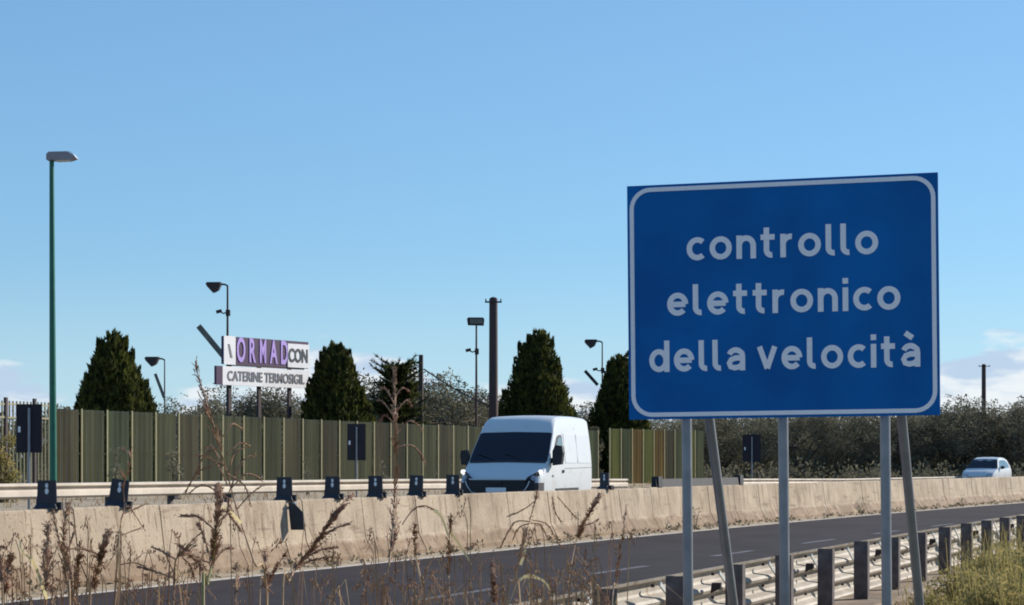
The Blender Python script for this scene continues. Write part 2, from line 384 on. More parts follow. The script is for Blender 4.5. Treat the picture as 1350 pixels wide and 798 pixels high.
# far guardrail ------------------------------------------------------
RO = -9.6
def rail_z(s):   # the far rail follows the other carriageway, which drops towards the bend
    if s < 15: return 1.17-.002*s
    if s < 55: return 1.14-(s-15)*.0072
    return .852
FARP = [(RO+.06, 0), (RO+.13, -.005), (RO+.15, -.02), (RO+.15, -.055), (RO+.12, -.075), (RO+.055, -.085), (RO+.055, -.115), (RO+.13, -.135), (RO+.15, -.155), (RO+.15, -.255), (RO+.12, -.285), (RO+.06, -.30),
        (RO+.05, -.295), (RO+.05, -.01)]
def far_rail(name, label, sa, sb, nm='far'):
    P1 = F(sa, RO, 0)
    t = thing('guardrail', label, 'guardrail', P1)
    st = sa
    while st < sb-.1:
        e = min(st+3.0, sb)
        MB().sweep([(o, z) for o, z in FARP], rng(st, e+.06, 1.5), lambda s, o, z: F(s, o, z+rail_z(s))-P1).build('beam', M['railfar'], t)
        st += 3.0
    st = sa+.6
    me = MB().box((0, 0, .45), (.09, .11, .92)).mesh('post', M['railpost'])
    ms = MB().box((0, 0, 0), (.16, .14, .10)).mesh('spacer', M['black'])
    while st < sb:
        p = F(st, RO-.06, 0)-P1
        o = inst('post', me, t, (p.x, p.y, .1), rotz(st)); o.scale = (1, 1, (rail_z(st)-.14)/.91)
        p = F(st, RO+.02, 0)-P1
        inst('spacer', ms, t, (p.x, p.y, rail_z(st)-.34), rotz(st))
        st += 2.25
    return t
sE = find_s(822, RO)
far_rail('guardrail', 'double-wave steel guardrail running behind the white van on the far side of the road', -38, sE)
far_rail('guardrail', 'pale guardrail peeping over the concrete barrier under the olive trees', find_s(975, RO), find_s(1272, RO))

# near guardrail ------------------------------------------------------
NO = 9.62
P2 = F(-30, NO, 0)
nr = thing('guardrail', 'triple-wave steel guardrail seen from behind, on dark posts beside the blue sign', 'guardrail', P2)
NT = .80
def FN(s, o, z): return F(s, o, z)-P2
s1 = -42.0
while s1 < 60:
    MB().sweep(wave(3, NO-.15, NT, depth=.070, side=-1), rng(s1, s1+4.56, 1.5), FN).build('beam', M['railback'], nr)
    s1 += 4.5
mp_ = MB()
mp_.box((0, .0, 0), (.008, .135, 1.0)).box((.025, .064, 0), (.05, .008, 1.0)).box((.025, -.064, 0), (.05, .008, 1.0)).box((.05, .05, 0), (.008, .03, 1.0)).box((.05, -.05, 0), (.008, .03, 1.0))
mepost = mp_.mesh('post', M['railpost'])
mb_ = MB().prism([(-.03, -.045), (.04, -.01), (.04, .03), (-.02, .03)], -.03, .03, lambda u, v, t: Vector((u, t, v))).mesh('spacer', M['dark'])
mbolt = MB().tube([(0, 0, 0), (.02, 0, 0)], .012, 8).mesh('bolt', M['dark'])
mtie = MB().box((0, 0, 0), (.012, .80, .030)).mesh('tie_strap', M['vanwhite'])
MB().sweep([(9.28, -.1), (9.30, .27), (9.33, .30), (9.95, .30), (10.0, .27), (10.0, -.1)], rng(-60, 60, 1.5), FN).build('kerb', M['concrete'], nr)
# posts: one every 1.5 m, anchored on the one seen at column 890
sp0 = find_s(890, NO+.07, -60, 20)
for i in range(-14, 40):
    st = sp0+1.5*i
    p = FN(st, NO+.07, .0)
    tilt = R.uniform(-.012, .012)
    inst('post', mepost, nr, (p.x, p.y, .33+R.uniform(-.01, .01)), rot=(0, tilt, -head(st)+pi/2-radians(8)))
    for zz in ((NT-.13,) if i % 2 else ()):
        p = FN(st, NO-.07, zz); inst('spacer', mb_, nr, p, rotz(st))
    if -2 <= i <= 12:
        for zz in (NT-.05, NT-.22, NT-.38):
            p = FN(st+.22, NO-.16, zz); inst('bolt', mbolt, nr, p, rotz(st)-0)
        p = FN(st+.62, NO-.11, NT-.20); inst('tie_strap', mtie, nr, p, rot=(radians(-24), 0, rotz(st)))

# ------------------------------------------------------------------ slatted fence
FO = -20.0
P3 = F(12, FO, 0)
fn = thing('slat_fence', 'tall brown-green fence of close vertical slats and pale posts behind the road', 'fence', P3)
def FF(s, o, z): return F(s, o, z)-P3
fs0, fs1 = find_s(70, FO), find_s(924, FO)
gapA, gapB = find_s(781, FO), find_s(793, FO)
def ftop(s): return 3.07+.04*sin(s*.11)+(.10 if s > gapB else 0)
st = fs0; i = 0; PITCH = 1.17
mats = ['slat_a', 'slat_b', 'slat_c', 'slat_a', 'slat_a', 'slat_b']
while st < fs1:
    if not (gapA < st+PITCH/2 < gapB+.3):
        tz = ftop(st); m = MB(); q = st+.07; kk = 0
        while q < st+PITCH-.05:
            jit = R.uniform(-.006, .006)
            a = F(q, FO+.03, 0)-P3; th = head(q)
            m.box((a.x, a.y, (tz-.02+.55)/2), (.128, .010, tz-.02-.55+jit), Matrix.Rotation(-th+(.42 if kk % 2 else -.38)+R.uniform(-.05, .05), 3, 'Z'))
            q += .118; kk += 1
        m.build('slat_panel', M[R.choice(mats)] if st < gapA else M[['slat_e', 'slat_d', 'slat_b', 'slat_c', 'slat_e', 'slat_c', 'slat_d'][i % 7]], fn)
        m = MB()
        for zz in (.75, 1.8, tz-.16): m.sweep([(FO-.045, zz), (FO-.015, zz), (FO-.015, zz+.05), (FO-.045, zz+.05)], [st, st+PITCH], FF)
        m.build('cross_rail', M['fencepost'], fn)
    a = FF(st, FO+.07, 0); MB().box((a.x, a.y, (tz+.5)/2+.01), (.034, .04, tz-.5), Matrix.Rotation(-head(st), 3, 'Z')).build('post', M['fencepost'], fn)
    st += PITCH; i += 1
# open-bar fence left of the lamp post
P4 = F(5, -19.0, 0)
f2 = thing('bar_fence', 'taller open metal bar fence at the left edge, sky showing between its bars', 'fence', P4)
st = find_s(-160, -19.0); se = find_s(69, -19.0)
m = MB(); k = 0
while st < se:
    a = F(st, -19.0, 0)-P4
    if k % 8 == 0: MB().box((a.x, a.y, 1.9), (.08, .08, 2.8), Matrix.Rotation(-head(st), 3, 'Z')).build('post', M['dark'], f2)
    else:
        m.box((a.x, a.y, 1.88), (.045, .016, 2.66), Matrix.Rotation(-head(st), 3, 'Z'))
    st += .145; k += 1
m.build('bars', M['fencepost'], f2)
for zz in (.8, 2.75, 3.1):
    MB().sweep([(-19.02, zz), (-18.98, zz), (-18.98, zz+.04), (-19.02, zz+.04)], rng(find_s(-160, -19.0), se, 2), lambda s, o, z: F(s, o, z)-P4).build('cross_rail', M['fencepost'], f2)

# ------------------------------------------------------------------ sign boards seen from the back
def back_board(px, py0, py1, wpx, D, zb, label, yaw, tiltx=0.0):
    c = P(px, (py0+py1)/2, D); hh = (py1-py0)*D/F_PX; ww = wpx*D/F_PX/cos(yaw)
    t = thing('road_sign', label, 'road sign', (c.x, c.y, zb), yaw, 'dark backs of road signs on the far verge')
    z0 = c.z-zb
    MB().box((0, 0, z0), (ww, .025, hh)).build('board', M['signback'], t)
    m = MB()
    for q in (-.25, .25): m.box((0, .03, z0+q*hh), (ww*.9, .03, .04))
    m.build('stiffener', M['signback'], t)
    MB().tube([(0, -.045, -.1), (0, -.045, z0+hh*.42)], .028, 10).build('post', M['galv'], t)
    MB().box((-ww*.38, -.02, z0-.02), (.05, .012, .12)).build('sticker', M['bbwhite'], t)
    return t
back_board(38.5, 533, 597, 33, 40, .3, 'large dark back of a road sign on a pole left of the green lamp post', radians(8))
back_board(470, 559, 607, 24, 58, .45, 'dark back of a road sign in front of the slatted fence and the second conifer', radians(8))
back_board(991, 573, 609, 24, 78, .5, 'small dark back of a road sign seen between the blue sign posts', radians(6))

# ------------------------------------------------------------------ street lamp
D = 43
b = P(70, 640, D); H = P(68, 208, D).z
t = thing('street_lamp', 'tall green street lamp with a flat grey head at the left', 'street lamp', (b.x, D, .3))
zt = H-.3
MB().tube([(0, 0, 0), (0, 0, 1.2), (-.03, 0, zt)], [.085, .08, .05], 14).build('pole', M['green'], t, True)
MB().box((0, 0, .03), (.3, .3, .06)).build('base_plate', M['galv'], t)
hd = MB()
hd.prism([(-.10, -.06), (-.10, .06), (-.05, .11), (.36, .12), (.46, .06), (.53, -.02), (.44, -.055), (.1, -.07)], -.14, .14, lambda u, v, q: Vector((u-.02, q, zt+v)))
h = hd.build('lamp_head', M['lamphead'], t)
MB().prism([(.10, -.085), (.43, -.072), (.43, -.058), (.10, -.072)], -.11, .11, lambda u, v, q: Vector((u-.02, q, zt+v))).build('lens', M['lampglass'], h)
MB().prism([(.38, .123), (.47, .064), (.54, -.02), (.545, -.012), (.478, .074), (.39, .132)], -.142, .142, lambda u, v, q: Vector((u-.02, q, zt+v))).build('lit_end', M['lampglass'], h)  # pale strip paints the sunlit right end onto the head

# ------------------------------------------------------------------ floodlight poles
def flood(px, ytop, D, label, heads=1, cam_y=None, diag=None, facing=-1, red=False, rpole=.055):
    b = P(px, 600, D); zt = P(px, ytop, D).z
    sc_ = D/F_PX
    t = thing('floodlight_pole', label, 'floodlight pole', (b.x, D, .6), 0, 'floodlight poles beyond the fence')
    H = zt-.6
    m = MB(); m.tube([(0, 0, 0), (0, 0, H*.55), (0, 0, H-.05)], [rpole*1.25, rpole, rpole*.7], 8); m.build('pole', M['pylon'] if red else M['dark'], t)
    if facing == 0:
        m = MB(); m.prism([(-.38, .02), (-.42, .30), (-.36, .36), (.30, .36), (.36, .28), (.33, .0)], -.12, .14, lambda u, v, q: Vector((u, q, H-.05+v)))
        m.build('lamp_head', M['dark'], t); MB().box((0, -.13, H+.14), (.56, .02, .22)).build('lens', M['greyplate'], t)
    else:
        MB().tube([(0, 0, H-.06), (-.14, 0, H), (-.45, 0, H-.02)], .04, 6).build('arm', M['dark'], t)
        m = MB(); m.prism([(-.30, .10), (-.92, .10), (-.98, .02), (-.76, -.20), (-.60, -.32), (-.42, -.22), (-.34, -.05)], -.22, .22, lambda u, v, q: Vector((u*.95+.02, q, H-.02+v)))
        lh = m.build('lamp_head', M['dark'], t)
        MB().prism([(-.92, -.02), (-.62, -.33), (-.66, -.35), (-.96, -.04)], -.18, .18, lambda u, v, q: Vector((u*.95+.02, q, H-.02+v))).build('lens', M['greyplate'], lh)
    if cam_y:
        zc = P(px, cam_y, D).z-.6
        MB().tube([(.02, 0, zc+.02), (-.18, -.02, zc-.05), (-.3, -.02, zc+.02)], .03, 6).build('bracket', M['dark'], t)
        MB().box((-.36, -.02, zc+.04), (.24, .13, .13), Matrix.Rotation(-.25, 3, 'Y')).build('camera', M['dark'], t)
        MB().box((.02, 0, zc-.02), (.18, .16, .26)).build('junction_box', M['dark'], t)
    if diag:
        (xa, ya, xb, yb, wd, mm) = diag
        a = P(xa, ya, D); c = P(xb, yb, D); o = Vector((b.x, D, .6)); a -= o; c -= o
        m = MB(); d = (c-a); L_ = d.length; ang = atan2(d.z, d.x)
        m.box((a+c)/2-Vector((0, .07, 0)), (L_, .05, wd), Matrix.Rotation(-ang, 3, 'Y')); m.build('slanting_board', M[mm], t)
    return t
flood(300, 375, 84, 'tall floodlight pole with a camera and slanting grey board beside the advertising board', cam_y=412, diag=(262, 430, 300, 476, .24, 'greyplate'), rpole=.06)
flood(217, 473, 92, 'short floodlight pole with slanting dark board right of the leftmost conifer', diag=(205, 493, 217, 525, .14, 'greyplate'), rpole=.04)
flood(628, 428, 88, 'floodlight pole with a boxy head directly left of the thick brown pole', cam_y=463, facing=0, red=True, rpole=.055)
flood(794, 450, 100, 'floodlight pole half hidden by the conifer at the left edge of the blue sign', cam_y=488, diag=(771, 489, 788, 508, .16, 'dark'), rpole=.045)

# ------------------------------------------------------------------ tall poles
def pole(px, ytop, D, wpx, label, bar_px, m='pylon'):
    b = P(px, 600, D); zt = P(px, ytop, D).z; r = wpx/2*D/F_PX; hb = bar_px/2*D/F_PX
    t = thing('utility_pole', label, 'utility pole', (b.x, D, .5)); H = zt-.5
    MB().tube([(0, 0, 0), (0, 0, H)], [r*1.08, r*.92], 14).build('pole', M[m], t, True)
    if bar_px:
        MB().box((0, -r-.02, H-.16), (2*hb, .06, .07)).build('cross_bar', M['dark'], t)
        MB().tube([(0, 0, H), (0, 0, H+.07)], [r*.95, r*.4], 12).build('cap', M['dark'], t)
        for q in (-.9, .9): MB().tube([(q*hb, -r-.02, H-.13), (q*hb, -r-.02, H-.02)], .03, 8).build('insulator', M['greyplate'], t)
    return t
pole(650.5, 394, 86, 12, 'thick reddish brown pole with a short cross bar behind the white van', 22)
pole(1297, 481, 190, 6, 'distant bare pole with a cross bar above the olive trees at the right', 15, 'dark')
pole(555, 468, 90, 6.5, 'short dark pole beside the feathery conifer, a cable running down from it', 0, 'dark')
# cable from it to the thick pole
a = P(559, 487, 90); c = P(646, 536, 86)
pts = [a.lerp(c, i/12)-Vector((0, 0, .10*sin(pi*i/12))) for i in range(13)]
cb = MB().tube([p-a for p in pts], .035, 6).build('cable', M['dark']); cb.location = a
tag(cb, 'thick grey cable slanting down from the short dark pole to the thick brown pole', 'cable')

# ------------------------------------------------------------------ stroke lettering
Wst = .236
def arc(cx, cy, rx, ry, a0, a1, n=20): return [(cx+rx*cos(radians(a0+(a1-a0)*i/n)), cy+ry*sin(radians(a0+(a1-a0)*i/n))) for i in range(n+1)]
h_ = Wst/2
lo, hi = h_, 1-h_; rr = .5-h_
G = {
 'o': (.96, [arc(.48, .5, .48-h_, rr, 0, 360, 32)]),
 'c': (.80, [arc(.47, .5, .47-h_, rr, 48, 312, 26)]),
 'n': (.84, [[(h_, 0), (h_, 1)], [(h_, .5)]+arc(.42, .56, .42-h_, .44-h_, 180, 0, 14)+[(.84-h_, 0)]]),
 't': (.64, [[(.25, 1.3), (.25, .36)]+arc(.46, .33, .21, .33-h_, 180, 280, 8), [(0, .89), (.60, .89)]]),
 'r': (.56, [[(h_, 0), (h_, 1)], [(h_, .5)]+arc(.44, .54, .44-h_, .46-h_, 180, 80, 10)]),
 'l': (.42, [[(h_, 1.34), (h_, .34)]+arc(h_+.22, .33, .22, .33-h_, 180, 280, 8)]),
 'e': (.92, [arc(.46, .5, .46-h_, rr, 0, 318, 28), [(h_, .49), (.92-h_, .49)]]),
 'i': (.24, [[(h_, 0), (h_, 1)], [(h_, 1.16), (h_, 1.40)]]),
 'd': (.92, [arc(.44, .5, .44-h_, rr, 0, 360, 30), [(.92-h_, 0), (.92-h_, 1.36)]]),
 'a': (.84, [arc(.42, .60, .30, .40-h_, 160, 60, 8)+[(.70, .74), (.84-h_, .60), (.84-h_, 0)], [(.74, .54), (.42, .54), (.22, .47), (h_+.01, .32), (.19, .17), (.36, lo), (.56, .15), (.74, .28)]]),
 'v': (.86, [[(.09, 1.0), (.43, .06)], [(.77, 1.0), (.43, .06)]]),
}
G['à'] = (.84, G['a'][1]+[[(.20, 1.43), (.52, 1.21)]])
def strokes_mesh(mb, lines, fn, wd, t0, t1):
    for pl in lines:
        closed = (abs(pl[0][0]-pl[-1][0])+abs(pl[0][1]-pl[-1][1])) < 1e-4
        if closed: pl = pl[:-1]
        n = len(pl); Lf = []; Rt = []
        for i in range(n):
            a = Vector(pl[(i-1) % n] if (closed or i > 0) else pl[0]); b = Vector(pl[i]); c = Vector(pl[(i+1) % n] if (closed or i < n-1) else pl[-1])
            t = (b-a).normalized()+(c-b).normalized() if (b-a).length > 0 and (c-b).length > 0 else (c-a)
            t.normalize(); nn = Vector((-t.y, t.x)); Lf.append(b+nn*wd/2); Rt.append(b-nn*wd/2)
        vs = [fn(p.x, p.y, t1) for p in Lf]+[fn(p.x, p.y, t1) for p in Rt]+[fn(p.x, p.y, t0) for p in Lf]+[fn(p.x, p.y, t0) for p in Rt]
        fs = []
        for i in range(n if closed else n-1):
            j = (i+1) % n
            fs += [(i, j, n+j, n+i), (i, 2*n+i, 2*n+j, j), (n+i, n+j, 3*n+j, 3*n+i)]
        if not closed: fs += [(0, n, 3*n, 2*n), (n-1, 3*n-1, 4*n-1, 2*n-1)]
        mb.add(vs, fs)
def word_width(txt, gap=.2, spc=.5): return sum((G[c][0] if c != ' ' else spc)+gap for c in txt)-gap
def put_text(mb, txt, x0, x1, base, xh, fn, t0, t1, gap=.2, spc=.34):
    Wn = word_width(txt, gap, spc); sx = (x1-x0)/Wn; x = 0
    for c in txt:
        if c == ' ': x += spc+gap; continue
        wd, ls = G[c]
        for k, l in enumerate(ls):
            strokes_mesh(mb, [l], lambda u, v, t, x=x: fn(x0+(x+u)*sx, base+v*xh, t), Wst, t0, t1+.0002*k)
        x += wd+gap

# ------------------------------------------------------------------ the big blue sign
SW, SH = 1.80, 1.392
pl = P(833.5, 552, 11.75); pr = P(1244, 548.8, 11.30)
mid = (pl+pr)/2; yaw = atan2(pr.y-pl.y, pr.x-pl.x)
SW = (pr-pl).length
sg = thing('information_sign', 'large blue sign reading controllo elettronico della velocità on round posts', 'sign', (mid.x, mid.y, -.1), yaw)
sg.rotation_euler[1] = radians(-.55)       # the whole sign leans a touch
zb = mid.z+.1
sl = (248-552)  # px
def SF(u, v, t): return Vector(((u-.5)*SW, -t, zb+v*SH))
MB().box((0, .012, zb+SH/2), (SW, .024, SH)).build('panel', M['blue'], sg)
def rrect(x0, y0, x1, y1, r, n=8):
    p = []
    for (cx, cy, a) in ((x1-r, y0+r, -90), (x1-r, y1-r, 0), (x0+r, y1-r, 90), (x0+r, y0+r, 180)):
        p += [(cx+r*cos(radians(a+90*i/n)), cy+r*sin(radians(a+90*i/n))) for i in range(n+1)]
    return p
e0, wd = .015, .025
A = rrect(-SW/2+e0, e0, SW/2-e0, SH-e0, .125); B = rrect(-SW/2+e0+wd, e0+wd, SW/2-e0-wd, SH-e0-wd, .125-wd)
n = len(A); m = MB(); vs = []
for t_ in (-.003, .0): vs += [(x, t_, zb+y) for x, y in A]+[(x, t_, zb+y) for x, y in B]
fs = []
for i in range(n):
    j = (i+1) % n; fs += [(i, j, n+j, n+i), (i, 2*n+i, 2*n+j, j), (n+i, n+j, 3*n+j, 3*n+i)]
m.add(vs, fs); m.build('border', M['white_refl'], sg)
for txt, fx0, fx1, fb in (('controllo', .196, .812, .328), ('elettronico', .130, .880, .561), ('della', .069, .384, .799), ('velocità', .424, .940, .799)):
    m = MB()
    xh = .137
    put_text(m, txt, (fx0-.5)*SW, (fx1-.5)*SW, zb+SH*(1-fb), xh, lambda u, v, t: Vector((u, -t, v)), -.001, .003)
    m.build('lettering', M['white_refl'], sg)
# channels on the back, posts and struts
for v in (.14, .5, .86): MB().box((0, .045, zb+SH*v), (SW*.96, .04, .05)).build('back_channel', M['galv'], sg)
posts_u = [(908-833.5)/410.5, (1038-833.5)/410.5, (1172-833.5)/410.5]
for u in posts_u:
    x = (u-.5)*SW
    p = MB().tube([(x, .098, -.35), (x, .098, zb+SH*.96)], .030, 16).build('post', M['galv'], sg, True)
    for v in (.14, .5, .86): MB().box((x, .098, zb+SH*v), (.075, .075, .05)).build('clamp', M['galv'], p)
for u in (posts_u[0], posts_u[2]):
    x = (u-.5)*SW
    a = Vector((x+.01, .16, zb+SH*.70)); c = Vector((x+.21, 1.42, -.3))
    MB().tube([a, c], .030, 14).build('strut', M['galv'], sg, True)

# ------------------------------------------------------------------ advertising boards
D = 82
def bb_text(body, size, depth, m, parent, loc, sx=1.0, name='lettering', offset=0.0):
    cu = bpy.data.curves.new(name, 'FONT'); cu.body = body; cu.size = size; cu.extrude = depth; cu.offset = offset; cu.align_x = 'CENTER'; cu.align_y = 'CENTER'
    o = bpy.data.objects.new(name, cu); COL.objects.link(o)
    dg = bpy.context.evaluated_depsgraph_get(); me = bpy.data.meshes.new_from_object(o.evaluated_get(dg)); bpy.data.objects.remove(o)
    me.materials.clear(); me.materials.append(m)
    o = bpy.data.objects.new(name, me); COL.objects.link(o); o.parent = parent; o.location = loc; o.rotation_euler = (radians(90), 0, 0); o.scale = (sx, 1, 1)
    return o
px_m = D/F_PX
yb = radians(54)
a = P(352, 470, D)
bb = thing('advertising_board', 'purple and white advertising board above a smaller white one, on dark legs', 'billboard', (a.x, D, .6), yb)
zc = a.z-.6; W1 = 96*px_m/cos(yb); H1 = 36*px_m; zl = P(350, 498, D).z-.6
MB().box((0, .06, zc+.15), (W1, .10, H1)).build('frame', M['bbpurple'], bb)
MB().box((-W1*.43, -.005, zc+.15), (W1*.13, .03, H1*1.02)).build('white_cell', M['bbwhite'], bb)
MB().prism([(-.02, -.3), (.10, -.3), (-.06, .25), (-.16, .25)], -.03, -.022, lambda u, v, t: Vector((-W1*.42+u, t, zc+.15+v))).build('slanted_mark', M['bbgrey'], bb)
for i, ch in enumerate('ORMAD'):
    bb_text(ch, 1.36, .006, M['bblilac'], bb, (-W1*.30+i*W1*.126, -.005, zc+.15), sx=[.46, .46, .40, .46, .46][i], offset=.035, name='letter')
pn = MB().box((W1*.375, -.005, zc+.10), (W1*.26, .03, H1*.88)).build('white_cell', M['bbwhite'], bb)
bb_text('CON', .78, .004, M['bbtext'], bb, (W1*.37, -.032, zc+.08), sx=.68, offset=.022)
MB().box((-.0, .06, zl), (W1*1.03, .10, 24*px_m)).build('lower_board', M['bbwhite'], bb)
MB().box((-W1*.545, .04, zl), (W1*.07, .12, 24*px_m)).build('lower_board_end', M['bbpurple'], bb)
bb_text('CATERINE TERMOSIGIL', .56, .004, M['bbgrey'], bb, (0, -.004, zl-.02), sx=.80, offset=.012)
MB().box((0, .04, (zc+zl)/2+.0), (W1*.9, .05, .06)).build('link_bar', M['dark'], bb)
for xx in (-W1*.40, -W1*.06, W1*.30):
    MB().box((xx, .17, (zc+.2)/2), (.16, .12, zc+.2)).build('leg', M['dark'], bb)

# ------------------------------------------------------------------ vehicles
def smooth(pts, n=6):
    out_ = []
    for i in range(len(pts)-1):
        p0 = pts[max(0, i-1)]; p1 = pts[i]; p2 = pts[i+1]; p3 = pts[min(len(pts)-1, i+2)]
        for k in range(n):
            t = k/n
            out_.append(.5*((2*p1)+(p2-p0)*t+(2*p0-5*p1+4*p2-p3)*t*t+(-p0+3*p1-3*p2+p3)*t**3))
    out_.append(pts[-1]); return out_
def loft(stations, secfn, wbase):
    m = MB(); rings = []
    for st in stations: rings.append(secfn(*st))
    n = len(rings[0]); vs = [p for r in rings for p in r]; fs = []
    for i in range(len(rings)-1):
        for k in range(n): fs.append((i*n+k, i*n+(k+1) % n, (i+1)*n+(k+1) % n, (i+1)*n+k))
    fs.append(tuple(range(n))); fs.append(tuple((len(rings)-1)*n+k for k in range(n-1, -1, -1)))
    m.add(vs, fs); return m
def cut_arches(o, arches, W):
    for (y, z, r) in arches:
        c = MB().tube([(-W-.3, y, z), (-W+.28, y, z)], r, 28).build('cutter', M['black'])
        c2 = MB().tube([(W-.28, y, z), (W+.3, y, z)], r, 28).build('cutter', M['black'])
        for cc in (c, c2):
            md = o.modifiers.new('b', 'BOOLEAN'); md.operation = 'DIFFERENCE'; md.object = cc; md.solver = 'EXACT'
            dg = bpy.context.evaluated_depsgraph_get(); me = bpy.data.meshes.new_from_object(o.evaluated_get(dg))
            o.modifiers.clear(); o.data = me; bpy.data.objects.remove(cc)
def wheel(parent, x, y, z, r, side):
    w_ = MB().tube([(x-.11, y, z), (x-.09, y, z), (x+.09, y, z), (x+.11, y, z)], [r*.93, r, r, r*.93], 28)
    e = bpy.data.objects.new('wheel', w_.mesh('wheel', M['tyre'], True)); COL.objects.link(e); e.parent = parent
    MB().tube([(x+side*.112, y, z), (x+side*.125, y, z)], [r*.62, r*.55], 20).build('rim', M['galv'], e)
    m = MB()
    for k in range(5):
        a = k*2*pi/5; m.box((x+side*.13, y+cos(a)*r*.28, z+sin(a)*r*.28), (.012, .05, r*.5), Matrix.Rotation(a-pi/2, 3, 'X'))
    m.build('spokes', M['chrome'], e)
def surf_patch(mb, pts_fn, us, vs_, off):   # grid patch from function(u,v)->(point, normal)
    nu, nv = len(us), len(vs_)
    P_ = [];
    for v in vs_:
        for u in us:
            p, nn = pts_fn(u, v); P_.append(p+nn*off)
    fs = [(j*nu+i, j*nu+i+1, (j+1)*nu+i+1, (j+1)*nu+i) for j in range(nv-1) for i in range(nu-1)]
    mb.add(P_, fs)

# ---- van (front at y = 0 looking towards -y)
vp = P(657, 640, 47.0)
van = thing('van', 'white high-roof delivery van driving towards the camera behind the barrier', 'van', (vp.x, vp.y, .20), -radians(0))
van.rotation_euler[2] = -radians(17.0)
def wz(z):     # half width of the body at height z
    T = [(.2, .96), (.45, 1.0), (.9, 1.025), (1.3, 1.02), (1.6, 1.0), (2.0, .955), (2.35, .90), (2.6, .86)]
    for (a, wa), (b_, wb) in zip(T, T[1:]):
        if z <= b_: return wa+(wb-wa)*max(0, (z-a))/(b_-a)
    return T[-1][1]
def vsec(y, zt, wm, r, zb_=.26, crown=.02):
    pts = []
    hs_ = [0, .12, .25, .38, .5, .62, .74, .86, 1.0]
    side = [(wz(zb_+(zt-r-zb_)*q)*wm, zb_+(zt-r-zb_)*q) for q in hs_]
    wt = wz(zt-r)*wm
    cor = [(wt-r+r*cos(radians(a)), zt-r+r*sin(radians(a))) for a in (30, 60, 88)]
    top = [((wt-r)*.6, zt+crown*.6), ((wt-r)*.25, zt+crown)]
    half = side+cor+top
    return [Vector((x, y, z)) for x, z in half]+[Vector((-x, y, z)) for x, z in reversed(half)]
stn = [(0.0, .78, .80, .06), (.05, .90, .90, .08), (.14, 1.02, .955, .08), (.28, 1.10, .98, .08), (.5, 1.22, .99, .07), (.78, 1.38, 1.0, .05),
       (1.05, 1.66, 1.0, .05), (1.3, 1.92, 1.0, .06), (1.48, 2.10, 1.0, .07), (1.60, 2.27, 1.0, .10), (1.78, 2.42, 1.0, .12), (2.05, 2.50, 1.0, .13), (2.6, 2.53, 1.0, .13),
       (3.6, 2.54, 1.0, .13), (4.7, 2.52, 1.0, .13), (4.92, 2.49, .985, .12), (4.98, 2.40, .96, .10)]
body = loft(stn, vsec, 1).build('body', M['vanwhite'], van, False)
cut_arches(body, [(.95, .40, .49), (4.0, .40, .49)], 1.02)
body.data.polygons.foreach_set('use_smooth', [True]*len(body.data.polygons))
try: body.data.set_sharp_from_angle(angle=radians(28))
except Exception: pass
for y in (.95, 4.0):
    for sd_ in (-1, 1): wheel(van, sd_*.88, y, .355, .355, sd_)
def vsurf(u, v):   # point on the front slope: u across -1..1, v along y station
    st = None
    for a, b_ in zip(stn, stn[1:]):
        if v <= b_[0]:
            q = (v-a[0])/(b_[0]-a[0]); zt = a[1]+(b_[1]-a[1])*q; wm = a[2]+(b_[2]-a[2])*q; r = a[3]+(b_[3]-a[3])*q
            sl_ = atan2(b_[1]-a[1], b_[0]-a[0]); break
    wt = wz(zt-r)*wm-r
    au = abs(u)
    zc_ = zt+.02*(1-au)
    return Vector((u*(wt+r*.7), v, zc_-(r*.25 if au > .97 else 0))), Vector((0, -sin(sl_), cos(sl_)))
m = MB(); surf_patch(m, vsurf, [-.985, -.9, -.6, -.3, 0, .3, .6, .9, .985], [.80, .92, 1.05, 1.17, 1.3, 1.4, 1.475], .012)
m.build('windscreen', M['glass'], van)
m = MB(); surf_patch(m, vsurf, [-.96, -.6, 0, .6, .96], [.725, .76, .80], .014); m.build('scuttle', M['vanplastic'], van)
for x in (-.35, .35):
    MB().tube([Vector((x, .80, 1.44)), Vector((x-.45, .93, 1.60))], .012, 5).build('wiper', M['black'], van)
# front: bumper, grille, plate, badge
def frontx(z): # y of the front face at height z
    for a, b_ in zip(stn, stn[1:]):
        if z <= b_[1]: return a[0]+(b_[0]-a[0])*max(0, z-a[1])/(b_[1]-a[1])
    return 1
m = MB()
bp = [(-1.03, .40), (-1.01, .26), (-.975, .11), (-.90, .02), (-.78, -.03), (-.4, -.06), (0, -.07), (.4, -.06), (.78, -.03), (.90, .02), (.975, .11), (1.01, .26), (1.03, .40)]
def band(z0, z1, off, bp=bp, th=.05):
    mm = MB(); vs = []
    for x, y in bp:
        vs += [Vector((x, y-off, z0)), Vector((x, y-off, z1)), Vector((x*.93, y+th-off+.12, z1)), Vector((x*.93, y+th-off+.12, z0))]
    fs = []
    for i in range(len(bp)-1):
        for k in range(4): fs.append((i*4+k, i*4+(k+1) % 4, (i+1)*4+(k+1) % 4, (i+1)*4+k))
    fs += [(0, 1, 2, 3), tuple((len(bp)-1)*4+k for k in (3, 2, 1, 0))]
    return mm.add(vs, fs)
band(.24, .89, .03).build('bumper', M['vanplastic'], van)
bw = [(-.70, -.06), (-.3, -.095), (0, -.105), (.3, -.095), (.70, -.06)]
band(.955, .99, .055, bw).build('grille_surround', M['vanwhite'], van)
gr = band(.64, .955, .05, bw).build('grille', M['black'], van)
band(.60, .635, .065, [(x*.8, y) for x, y in bw]).build('bumper_trim', M['vanwhite'], van)
for z in (.69, .76, .83, .90): band(z, z+.014, .062, bw).build('grille_bar', M['vanplastic'], gr)
MB().box((0, -.195, .72), (.50, .015, .11)).build('number_plate', M['bbwhite'], van)
MB().box((0, -.19, .905), (.26, .02, .085)).build('badge', M['vanplastic'], van)
